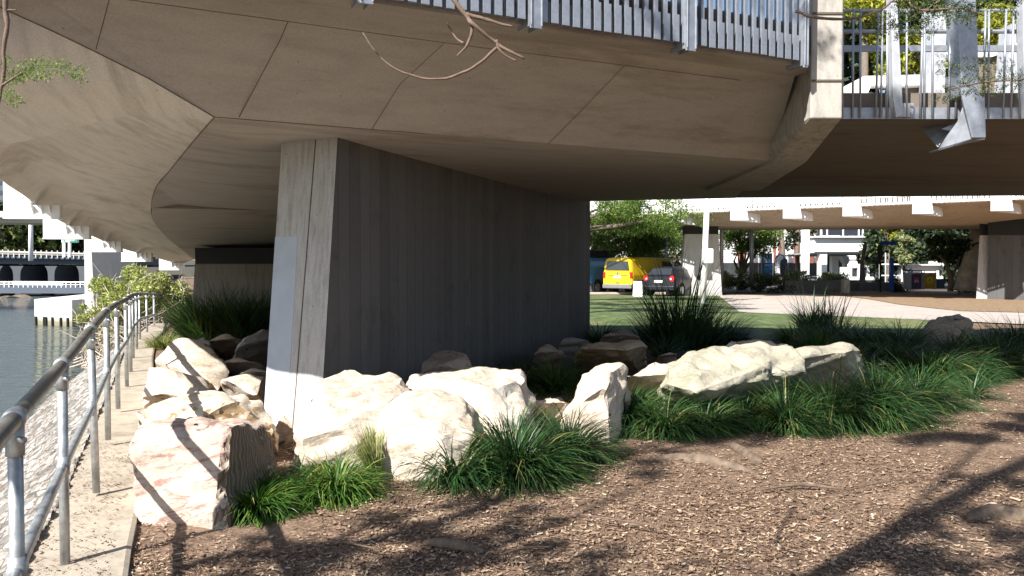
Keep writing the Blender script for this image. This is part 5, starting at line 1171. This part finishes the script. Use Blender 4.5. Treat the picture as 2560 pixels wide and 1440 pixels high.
# small white A-board by the yellow van's wheel
ab = thing('sandwich_board', 'small white sandwich board on the kerb beside the yellow van wheel', 'sign', tuple(PZ(1594, 741, 0)))
p = PZ(1594, 741, 0); 
for s in (-1, 1): g = MB(); g.hexa([p + Vector((-.22, s * .22, 0)), p + Vector((.22, s * .22, 0)), p + Vector((.22, s * .19, 0)), p + Vector((-.22, s * .19, 0))], [p + Vector((-.2, s * .03, .75)), p + Vector((.2, s * .03, .75)), p + Vector((.2, 0, .75)), p + Vector((-.2, 0, .75))]); bld(g, 'panel', MAT['sign_white'], ab)
# blue information pylon
PY = thing('information_pylon', 'tall blue information sign with round emblem and ring map beside the round shrub', 'sign', tuple(PD(1917, 712, 51)))
MAT['sb1'] = simple('light_blue_panel', (.05, .26, .50), .4, var=.12, s=2); MAT['sb2'] = simple('deep_blue_panel', (.015, .07, .36), .4, var=.2, s=2); MAT['sb3'] = simple('emblem_navy', (.01, .015, .09), .5); MAT['teal'] = simple('map_teal', (.06, .32, .48), .5, var=.3, s=5)
g = rect_px(MB(), 1905.5, 633, 1930, 716, 51, .22); bld(g, 'frame', MAT['sb3'], PY)
g = rect_px(MB(), 1906, 634, 1929.5, 658, 50.98, .03); bld(g, 'upper_panel', MAT['sb1'], PY)
g = rect_px(MB(), 1906, 658.5, 1929.5, 703, 50.98, .03); lpn = bld(g, 'lower_panel', MAT['sb2'], PY)
def ring_px(g, cx, cy, r0, r1, d, n=28, th=.02):
    o = [PD(cx + math.cos(a) * r1, cy + math.sin(a) * r1, d) for a in np.linspace(0, 2 * math.pi, n, endpoint=False)]
    if r0 <= 0: return g.prism(o, (0, th, 0))
    i_ = [PD(cx + math.cos(a) * r0, cy + math.sin(a) * r0, d) for a in np.linspace(0, 2 * math.pi, n, endpoint=False)]
    for k in range(n): g.quad(o[k], o[(k + 1) % n], i_[(k + 1) % n], i_[k])
    return g
g = ring_px(MB(), 1918, 640.5, 0, 5.4, 50.95); em = bld(g, 'emblem', MAT['sb3'], PY)
g = MB(); g.prism([PD(*q, 50.93) for q in ((1916.6, 644), (1916.8, 639), (1918.2, 636.8), (1919.4, 639), (1919.2, 644))], (0, .015, 0)); bld(g, 'figure', MAT['sign_white'], PY)
g = ring_px(MB(), 1918, 673.5, 0, 9.2, 50.95); bld(g, 'map', MAT['teal'], PY)
g = ring_px(MB(), 1918, 673.5, 6.2, 7.4, 50.93); bld(g, 'map_ring', MAT['sb2'], PY)
g = MB(); g.prism([PD(*q, 50.92) for q in ((1919, 666), (1920.5, 672), (1921, 679), (1917, 683), (1915, 681), (1919, 677), (1918, 671))], (0, .015, 0)); bld(g, 'map_river', MAT['sb1'], PY)
g = MB(); rect_px(g, 1911.5, 662, 1924, 663.2, 50.94, .02); rect_px(g, 1909, 685, 1911.5, 687.5, 50.94, .02); rect_px(g, 1925, 683, 1927, 685, 50.94, .02); bld(g, 'caption', MAT['sign_white'], PY)
def text(name, s, size, loc, mt, par, rot=(R(90), 0, 0), ext=.006):
    cu = bpy.data.curves.new(name, 'FONT'); cu.body = s; cu.size = size; cu.align_x = 'CENTER'; cu.align_y = 'CENTER'; cu.extrude = ext; cu.offset = .004
    o = bpy.data.objects.new(name, cu); COL.objects.link(o); cu.materials.append(mt); o.rotation_euler = rot; bpy.context.view_layer.update()
    me = bpy.data.meshes.new_from_object(o); n_ = o.name; bpy.data.objects.remove(o); o = bpy.data.objects.new(name, me); COL.objects.link(o)
    o.location = Vector(loc) - par.location; o.rotation_euler = rot; o.parent = par; return o
text('lettering', 'River', .17, PD(1918, 649.4, 50.94), MAT['sign_white'], PY); text('lettering', 'Land', .17, PD(1918, 654.8, 50.94), MAT['sign_white'], PY)
# dark upright boulder with a pale streak
rock([PD(*q) for q in ((1933, 692, 52), (1936, 660, 52), (1938, 640, 52.2), (1948, 632, 52.5), (1958, 634, 52.5), (1968, 643, 52.2), (1972, 692, 52), (1950, 694, 51.4), (1960, 640, 53), (1940, 690, 53.4), (1970, 690, 53.4), (1952, 650, 51.6))], 'grey', 'tall dark upright boulder right of the blue information sign', seed=31, L=.12, rough=.03, name='standing_stone', cat='boulder', group='features of the far plaza')
bpy.data.objects['standing_stone'].data.materials[0] = simple('black_stone', (.02, .024, .032), .5, var=.3, s=2, bmp=.4)
g = MB(); g.tube(dense([PD(1954, 643, 51.35), PD(1946, 650, 51.3), PD(1944, 662, 51.25), PD(1944, 675, 51.2), PD(1945, 688, 51.2)], 3), .16, 6); o = g.build('mineral_streak', MAT['sign_white'], None, smooth=True); o.parent = bpy.data.objects['standing_stone']; o.matrix_parent_inverse = Matrix.Translation(-bpy.data.objects['standing_stone'].location)
# leaning slab sculpture
sc_ = thing('sculpture', 'dark bent stone slab sculpture leaning in front of the white building', 'sculpture', tuple(PD(2150, 725, 46)))
g = MB(); g.prism([PD(*q, 46) for q in ((2147, 728), (2149, 690), (2150, 662), (2158, 612), (2162, 605), (2167, 607), (2168, 615), (2160, 652), (2161, 672), (2164, 690), (2163, 728))], (.25, .6, 0)); bld(g, 'slab', simple('slab_stone', (.085, .085, .10), .7, var=.25, s=2), sc_, bevel=.03)
# white building ------------------------------------------------------------
wb = thing('pavilion', 'white two-storey building with glazed upper floor behind the far bridge', 'building', tuple(PD(2120, 705, 62)))
MAT['wb'] = simple('white_render', (.78, .78, .78), .7, var=.03, s=.5); MAT['soff'] = simple('pale_green_soffit', (.42, .45, .43), .7, var=.05); MAT['dim'] = simple('dim_interior', (.03, .035, .035), .6, var=.5, s=.8)
D0 = 62
g = MB(); rect_px(g, 2036, 594, 2208, 632, D0, 1.2); rect_px(g, 2036, 590, 2212, 593.5, D0 - .4, 2); rect_px(g, 2060, 520, 2206, 564, D0 + .3, 1); bld(g, 'wall', MAT['wb'], wb)
g = MB(); a, b = PD(2036, 632.2, D0), PD(2208, 632.2, D0); g.hexa([a, b, b + Vector((0, 9, -.2)), a + Vector((0, 9, -.2))], [q + Vector((0, 0, .08)) for q in (a, b, b + Vector((0, 9, -.2)), a + Vector((0, 9, -.2)))]); bld(g, 'canopy_soffit', MAT['soff'], wb)
g = MB(); rect_px(g, 2060, 632, 2215, 710, D0 + 9, .3); bld(g, 'back_wall', MAT['dim'], wb)
for x0, x1, y0, y1, dd in ((2050, 2067, 632, 706, D0 + .1), (2081, 2096, 640, 702, D0 + 4), (2113, 2122, 640, 700, D0 + 6)): g = rect_px(MB(), x0, y0, x1, y1, dd, .6); bld(g, 'column', MAT['wb'], wb)
for x0, x1 in ((2044, 2051), (2057, 2067), (2068, 2107), (2111, 2146), (2150, 2156), (2161, 2174), (2176, 2188), (2190, 2196)):
    g = rect_px(MB(), x0, 564, x1, 588.5, D0 + .3, .1); w_ = bld(g, 'window', MAT['glass'], wb)
    g = rect_px(MB(), x1, 562, x1 + 2.5, 590, D0 + .25, .2); bld(g, 'mullion', MAT['wb'], wb)
text('lettering', 'BAR', .55, PD(2145, 652, D0 + 8.8), simple('red_lettering', (.5, .03, .03), .5), wb) if False else None
g = MB()
for px, py, s in ((2121, 645, .45), (2130, 646, .5), (2136, 648, .2)): p = PD(px, py, D0 + 7); g.tube([p + Vector((-s / 2, 0, 0)), p + Vector((s / 2, 0, 0))], s / 2, 10)
bld(g, 'lamp_globe', MAT['sign_white'], wb)
# white counter kiosk in front
ks = thing('kiosk', 'white kiosk front with dark windows under the white building', 'kiosk', tuple(PD(2165, 705, 56)))
g = MB(); rect_px(g, 2123, 660, 2196, 667, 56, .3); rect_px(g, 2123, 692, 2196, 700, 56, .3)
for x0, x1 in ((2123, 2130), (2145, 2150), (2169, 2174), (2191, 2197)): rect_px(g, x0, 667, x1, 692, 56.02, .26)
rect_px(g, 2104, 668, 2123, 697, 56, .3); bld(g, 'frame', MAT['wb'], ks)
for i, (x0, x1) in enumerate(((2130, 2145), (2150, 2169), (2174, 2191))): g = rect_px(MB(), x0, 667, x1, 692, 56.15, .05); bld(g, 'window', MAT['glass'], ks)
g = MB()
for px in (2133, 2165, 2177, 2187): p = PD(px, 657, 56.4); g.tube([p + Vector((0, 0, -.35)), p + Vector((0, 0, .12))], [.42, .25], 8)
bld(g, 'umbrella', MAT['sign_white'], ks)
# white shed at right
sh = thing('shed', 'low white shed roof and wall behind the recycling bins', 'building', tuple(PD(2325, 710, 52)))
g = MB(); rect_px(g, 2281, 664, 2358, 697, 52, 3); bld(g, 'wall', MAT['wb'], sh)
g = MB(); rect_px(g, 2276, 660.5, 2360, 663.5, 51.7, 3.6); rect_px(g, 2328, 653, 2359, 660, 52.2, 2); bld(g, 'roof', MAT['wb'], sh)
# long pale hall behind everything, with red-brown columns
hall = thing('hall', 'long white hall with slim red-brown columns behind the trees', 'building', tuple(PD(1900, 700, 90)))
g = MB(); rect_px(g, 1380, 480, 2600, 657, 90, 3); bld(g, 'wall', MAT['wb'], hall)
g = MB(); rect_px(g, 1380, 657, 2600, 690, 89.9, .5); bld(g, 'plinth', MAT['dim'], hall)
MAT['redbrown'] = simple('red_brown_steel', (.23, .07, .035), .6, var=.2)
for px, w_ in ((1746, 2), (1848, 2), (1862, 2), (1938, 2), (1950, 5), (1989, 11), (2009, 3), (2031, 2.5), (2045, 2)): g = rect_px(MB(), px, 540, px + w_, 658, 86, .5); bld(g, 'column', MAT['redbrown'], hall)
cl_ = rect_px(MB(), 2009.5, 520, 2023, 702, 58, .5); o = cl_.build('column', MAT['wb'], None); tag(o, 'tall white square column standing left of the white building', 'column')
# garden walls, shrubs
def wall_px(label, x0, y0, x1, y1, d, mt, th=.4):
    g = rect_px(MB(), x0, y0, x1, y1, d, th); p = PD((x0 + x1) / 2, y1, d); o = g.build('garden_wall', mt, None, bevel=.02, loc=tuple(p)); return tag(o, label, 'wall', 'low garden walls')
MAT['gw'] = simple('dark_grey_block', (.12, .12, .125), .85, var=.2, s=2)
wall_px('low dark grey planter wall right of the blue sign', 1962, 701, 2110, 727, 45.5, MAT['gw'])
wall_px('dark low wall behind the bent slab sculpture', 2112, 706, 2240, 728, 47, MAT['gw'])
wall_px('pale upright stone end of the planter wall', 2110, 699, 2125, 733, 43, MAT['fin'])
shr = [(1838, 690, 46.5, 1.0, .45, 'heath', 'grey-green flowering shrub between the two street poles'), (1862, 708, 44.5, 1.15, .5, 'dark', 'round dark shrub under the street pole'), (1900, 700, 48.5, .9, .4, 'heath', 'shrub with reddish tips behind the blue sign'), (1815, 706, 45.5, .4, .4, 'heath', 'small green shrub at the foot of the street pole by the far pier'), (1955, 702, 47, .8, .35, 'heath', 'low shrub between the blue sign and the planter wall'), (1990, 692, 50, .9, .3, 'heath', 'low shrub behind the planter wall at its left end'), (2055, 696, 50, 1.1, .3, 'heath', 'long low shrub behind the planter wall under the white column'), (2090, 698, 50, .7, .28, 'heath', 'small low shrub at the right end of the planter wall'),
       (2258, 705, 46, .9, .75, 'dark', 'dark leafy shrub left of the recycling bins'), (2215, 712, 49, .8, .4, 'dark', 'low dark shrub by the blue post'), (1700, 712, 52, 1.2, .6, 'dark', 'dark shrub behind the hatchback'), (1930, 716, 45.5, 1.2, .3, 'dark', 'low dark ground shrub in front of the blue sign')]
for i, (px, py, dd, rx, rz, mt, lab) in enumerate(shr):
    c = PD(px, py, dd); rng = np.random.default_rng(200 + i); cl, rad = clusters((0, 0, 0), (rx, .7, rz), 14, .28, rng)
    V, Fq = leaves(cl, rad, 1500, .06, 200 + i, hollow=.2); o = np_mesh('shrub', V, Fq, LM[mt], loc=(c.x, c.y, c.z)); tag(o, lab, 'shrub', 'shrubs around the far plaza')
# blue post, bus-stop style bracket sign, fence
bp_ = thing('blue_post', 'slim blue upright post left of the bins', 'post', tuple(PD(2229, 728, 45)))
g = rect_px(MB(), 2226, 648, 2234, 728, 45, .15); bld(g, 'post', MAT['sb2'], bp_)
bs = thing('bracket_sign', 'dark pole carrying a projecting blue sign board', 'sign', tuple(PD(2201, 730, 46)))
g = MB(); a, b = PD(2201, 732, 46), PD(2201, 604, 46); g.tube([a, b], .06, 8); g.tube([PD(2200, 655, 45.95), PD(2200, 612, 45.95)], .12, 8); bld(g, 'pole', MAT['black'], bs)
g = rect_px(MB(), 2202, 603, 2241, 612, 45.9, .12); bld(g, 'board', MAT['sb2'], bs)
g = MB(); ring_px(g, 2204, 652, 0, 2.2, 45.8); ring_px(g, 2208, 650, 0, 1.6, 45.8); bld(g, 'amber_lamp', simple('amber_lens', (.6, .25, .05), .4), bs)
gf = thing('glass_fence', 'thin white-framed fence panels between the blue post and the kiosk', 'fence', tuple(PD(2210, 715, 50)))
g = MB()
for px in (2199, 2214, 2227, 2255): g.tube([PD(px, 705, 50), PD(px, 632 if px == 2214 else 661, 50)], .035, 6)
for y in (661, 689): g.tube([PD(2199, y, 50), PD(2260, y, 50)], .04, 6)
bld(g, 'frame', MAT['white_steel'], gf)
# recycling bins
def bin_(label, x0, x1, pm, emb):
    d = 43.5; b = thing('bin_enclosure', label, 'bin', tuple(PD((x0 + x1) / 2, 722, d)), group='pair of bin enclosures')
    g = MB(); rect_px(g, x0 + 2, 685, x1 - 2, 722, d, .7); bld(g, 'body', pm, b)
    g = MB(); rect_px(g, x0, 683, x0 + 2.4, 723, d - .03, .75); rect_px(g, x1 - 2.4, 683, x1, 723, d - .03, .75); rect_px(g, x0, 682, x1, 684.5, d - .03, .75); bld(g, 'frame', MAT['galv'], b)
    g = MB(); rect_px(g, x0 + 1, 675.5, x1 - 1, 677.5, d - .1, .85); bld(g, 'lid', MAT['black'], b)
    g = MB(); rect_px(g, x0 + 2, 677.5, x0 + 3.2, 683, d, .03); rect_px(g, x1 - 3.2, 677.5, x1 - 2, 683, d, .03); bld(g, 'lid_support', MAT['galv'], b)
    emb(b, (x0 + x1) / 2, d - .02)
    return b
MAT['bin_p'] = simple('purple_panel', (.05, .035, .085), .5, var=.2, s=3); MAT['bin_y'] = simple('ochre_yellow_panel', (.36, .20, .02), .5, var=.2, s=3); MAT['lime'] = simple('lime_patch', (.45, .50, .04), .5); MAT['redm'] = simple('red_mark', (.5, .04, .05), .5); MAT['pinkm'] = simple('pale_pink_mark', (.5, .42, .5), .5)
def e1(b, cx, d):
    g = MB(); rect_px(g, cx - 5, 694, cx + 6, 697, d, .02); bld(g, 'red_band', MAT['redm'], b)
    g = MB(); rect_px(g, cx - 4.5, 699, cx - .5, 706, d, .02); g.prism([PD(*q, d) for q in ((cx + 2, 698), (cx + 4, 700), (cx + 5.5, 706), (cx + 3, 706), (cx + 1.5, 702))], (0, .02, 0)); bld(g, 'litter_symbol', MAT['pinkm'], b)
def e2(b, cx, d):
    g = ring_px(MB(), cx, 700, 0, 8.5, d); bld(g, 'disc', MAT['lime'], b)
    g = MB()
    for k in range(3):       # three chasing arrows
        a = math.radians(90 + 120 * k); 
        def rp(x, y): return PD(cx + x * math.cos(a) - y * math.sin(a), 701 - (x * math.sin(a) + y * math.cos(a)), d - .03)
        g.prism([rp(2.2, 1.9), rp(2.2, -1.2), rp(3.5, -1.2), rp(3.5, 1.9)], (0, .02, 0)); g.prism([rp(1.4, -1.2), rp(4.3, -1.2), rp(2.9, -3.0)], (0, .02, 0))
    bld(g, 'recycling_arrows', MAT['sb3'], b)
    g = MB(); rect_px(g, cx - 5, 687.5, cx + 5, 689, d, .02); bld(g, 'caption', MAT['sb3'], b)
bin_('purple general waste bin, left of the pair', 2276, 2307, MAT['bin_p'], e1); bin_('ochre yellow recycling bin with lime disc, right of the pair', 2309, 2341, MAT['bin_y'], e2)
wall_px('dark blue low block beside the yellow bin', 2342, 698, 2362, 722, 44.5, simple('slate_blue_block', (.06, .075, .11), .8))
# trees ---------------------------------------------------------------------
def tpx(px, dd, **k): 
    c = PD(px, 700, dd); return (c.x, dd, 0)
# feathery tree behind the vans, one low limb coming in from behind the pier
def ctr(px, py, dd): q = PD(px, py, dd); return (q.x, q.y, q.z)
tree('feathery_tree', 'bright feathery tree spreading over the blue and yellow vans', tpx(1470, 52), .3, 2.2, ctr(1560, 590, 52), (3.4, 2.6, 2.0), 80, .75, 34000, .085, 'feather', seed=301, group='feathery trees over the car park', aspect=.3, limbs=9)
tree('feathery_tree', 'bright feathery tree between the hatchback and the far pier', tpx(1690, 56), .25, 2.2, ctr(1670, 610, 56), (2.4, 2.2, 2.0), 50, .7, 20000, .085, 'feather', seed=302, group='feathery trees over the car park', aspect=.3, limbs=6)
tree('feathery_tree', 'near feathery crown hanging below the deck edge right of the pier', tpx(1380, 34), .3, 3.0, ctr(1600, 535, 34), (2.9, 1.5, .75), 50, .45, 18000, .06, 'feather', seed=303, group='feathery trees over the car park', aspect=.28, limbs=8)
tree('feathery_tree', 'feathery tree hidden by the pier whose dappled shade falls on the lawn', (.6, 24.5, 0), .2, 3.5, (1.6, 25.5, 5.6), (3.6, 4.6, .8), 50, .5, 9000, .08, 'feather', seed=320, group='feathery trees over the car park', aspect=.4, limbs=8)
tree('spreading_tree', 'forked spreading tree with bare dark limbs between two street poles', tpx(1852, 50), .22, 1.0, ctr(1860, 592, 50), (2.2, 1.8, .95), 54, .5, 16000, .075, 'feather', seed=304, aspect=.3, limbs=7)
tree('conifer', 'dark thin-leaved tree standing behind the blue sign', tpx(1950, 66), .22, 5, ctr(1960, 575, 66), (2.5, 1.6, 1.6), 26, .5, 2600, .14, 'dark', seed=305, bark='trunk', group='thin dark trees before the hall', limbs=9)
tree('conifer', 'dark thin-leaved tree standing left of the white column', tpx(1995, 70), .2, 5, ctr(2000, 570, 70), (1.6, 1.4, 1.5), 18, .5, 1500, .14, 'dark', seed=306, group='thin dark trees before the hall', limbs=6)
def bigfig(label, px, dd, cx, cy, r, ncl, cr, n, size, mt, seed, tr=.6, **k): return tree('fig_tree', label, tpx(px, dd), tr, 3.0, ctr(cx, cy, dd), r, ncl, cr, n, size, mt, seed=seed, group='dark fig trees at right', **k)
bigfig('huge dark fig tree filling the gap right of the white building', 2330, 55, 2325, 605, (4.4, 2.6, 2.5), 70, 1.0, 34000, .17, 'dark', 311)
bigfig('dark fig tree reaching behind the right pier', 2470, 52, 2450, 600, (3.2, 2.4, 2.6), 36, 1.0, 12000, .15, 'dark', 312)
bigfig('small sunlit tree with yellow-green leaves in front of the dark fig', 2262, 50, 2262, 618, (.55, .5, 1.1), 16, .3, 2600, .085, 'heath', 313, tr=.1, limbs=4)
bigfig('yellow-leaved young tree at the right end of the white building', 2222, 53, 2225, 582, (.6, .5, .8), 12, .3, 1500, .09, 'yellow', 314, tr=.1, limbs=4)
# pale fig trunk with flaring base
g = MB(); q = lambda px, py: PD(px, py, 42.5)
g.tube([q(2440, 560), q(2436, 600), q(2428, 640), q(2422, 680), q(2416, 712), q(2413, 728)], [.22, .28, .36, .5, .62, .78], 14)
g.tube([q(2428, 640), q(2436, 610), q(2448, 570)], [.26, .2, .17], 10)
for a, b in (((2404, 728), .2), ((2432, 728), .25), ((2390, 728), .12)): g.tube([q(2418, 690), q((a[0] + 2418) / 2, 712) - Vector((0, .3, 0)), q(*a) - Vector((0, .5, 0))], [.25, b * 1.3, b], 9)
ftb = g.build('trunk', MAT['fig_bark'], None, smooth=True, loc=tuple(q(2415, 728)))
ftt = thing('fig_tree', 'pale buttressed fig trunk lit by the sun beside the right pier', 'tree', tuple(q(2415, 728)), group='dark fig trees at right'); ftb.parent = ftt; ftb.location = (0, 0, 0)
cl, rad = clusters(ctr(2440, 530, 43.5), (2.2, 1.5, .8), 22, .6, np.random.default_rng(5)); V, Fq = leaves(cl, rad, 5000, .13, 5); np_mesh('crown', V - np.array(ftt.location), Fq, LM['dark'], parent=ftt)
g = MB(); g.tube([q(2376, 728), q(2378, 700), q(2368, 665), q(2350, 640)], [.16, .14, .1, .06], 8); g.tube([q(2378, 700), q(2390, 670), q(2400, 640)], [.1, .07, .05], 7)
t_ = thing('fig_tree', 'slender dark forked trunk just left of the pale buttressed one', 'tree', tuple(q(2376, 728)), group='dark fig trees at right'); bld(g, 'trunk', MAT['trunk'], t_, smooth=True)
cl, rad = clusters(ctr(2360, 625, 43), (1.2, .8, .6), 14, .4, np.random.default_rng(6)); V, Fq = leaves(cl, rad, 2500, .1, 6); np_mesh('crown', V - np.array(t_.location), Fq, LM['dark'], parent=t_)
# trees seen above the right-hand railing
for i, (px, py, dd, r, mt, lab, n) in enumerate([(2230, 60, 72, (7, 4, 4.8), 'fig', 'dark fig crown above the right railing, left half', 11000), (2480, 90, 74, (7, 4, 6.5), 'fig', 'dark fig crown above the right railing, right half', 11000), (2270, 130, 66, (2.9, 2.3, 2.5), 'yellow', 'sunlit yellow-green tree top seen through the railing bars', 4500), (2520, 90, 67, (2.3, 2.3, 3.0), 'yellow', 'sunlit yellow-green tree top at the top right corner', 4000), (2170, 20, 66, (2.6, 2.3, 1.5), 'yellow', 'small sunlit crown above the pale concrete fin', 2400), (2370, 20, 80, (8, 4, 8), 'dark', 'tall dark tree behind the sunlit ones above the railing', 12000), (2120, 190, 78, (4, 3.5, 5), 'dark', 'dark lower foliage beside the fin behind the railing', 7000)]):
    c = ctr(px, py, dd); tree('park_tree', lab, (c[0], dd + .5, 0), .35, c[2] - r[2] * .6, c, r, 34 if n > 5000 else 18, 1.7 if mt != 'yellow' else 1.0, n, .30 if mt != 'yellow' else .19, mt, seed=330 + i, group='trees rising behind the bridge', aspect=.5)
# white stair ramp and tapered masts of the next bridge, seen through the railing
st = thing('stair_ramp', 'white angular stair ramp with tapered masts seen through the right railing', 'ramp', tuple(PD(2300, 240, 15)))
def pr_px(g, pts, d, th): g.prism([PD(px, py, d) for px, py in pts], (0, th, 0)); return g
g = MB(); pr_px(g, [(2100, 222), (2160, 190), (2330, 186), (2420, 200), (2420, 212), (2330, 212), (2178, 214), (2170, 232), (2420, 236), (2420, 244), (2100, 244)], 15, .25); bld(g, 'parapet', MAT['white_steel'], st)
g = MB(); pr_px(g, [(2400, 140), (2480, 132), (2530, 112), (2700, 60), (2700, 240), (2460, 240), (2400, 232)], 15.5, .2); bld(g, 'stringer', MAT['kerb'], st)
g = MB(); pr_px(g, [(2360, 130), (2480, 128), (2530, 112), (2560, 100), (2700, 52), (2700, 66), (2535, 122), (2480, 142), (2360, 144)], 15.4, .2); bld(g, 'coping', MAT['white_steel'], st)
g = MB(); pr_px(g, [(2200, 236), (2330, 190), (2334, 236)], 15.3, .2); bld(g, 'flight_soffit', MAT['kerb'], st)
for x0, x1, xt0, xt1, yt in ((2321, 2362, 2334, 2368, 20), (2513, 2545, 2528, 2540, 60)): g = pr_px(MB(), [(x0, 236), (x1, 236), (xt1, yt), (xt0, yt)], 14.6, .35); bld(g, 'mast', MAT['galv_pale'], st)
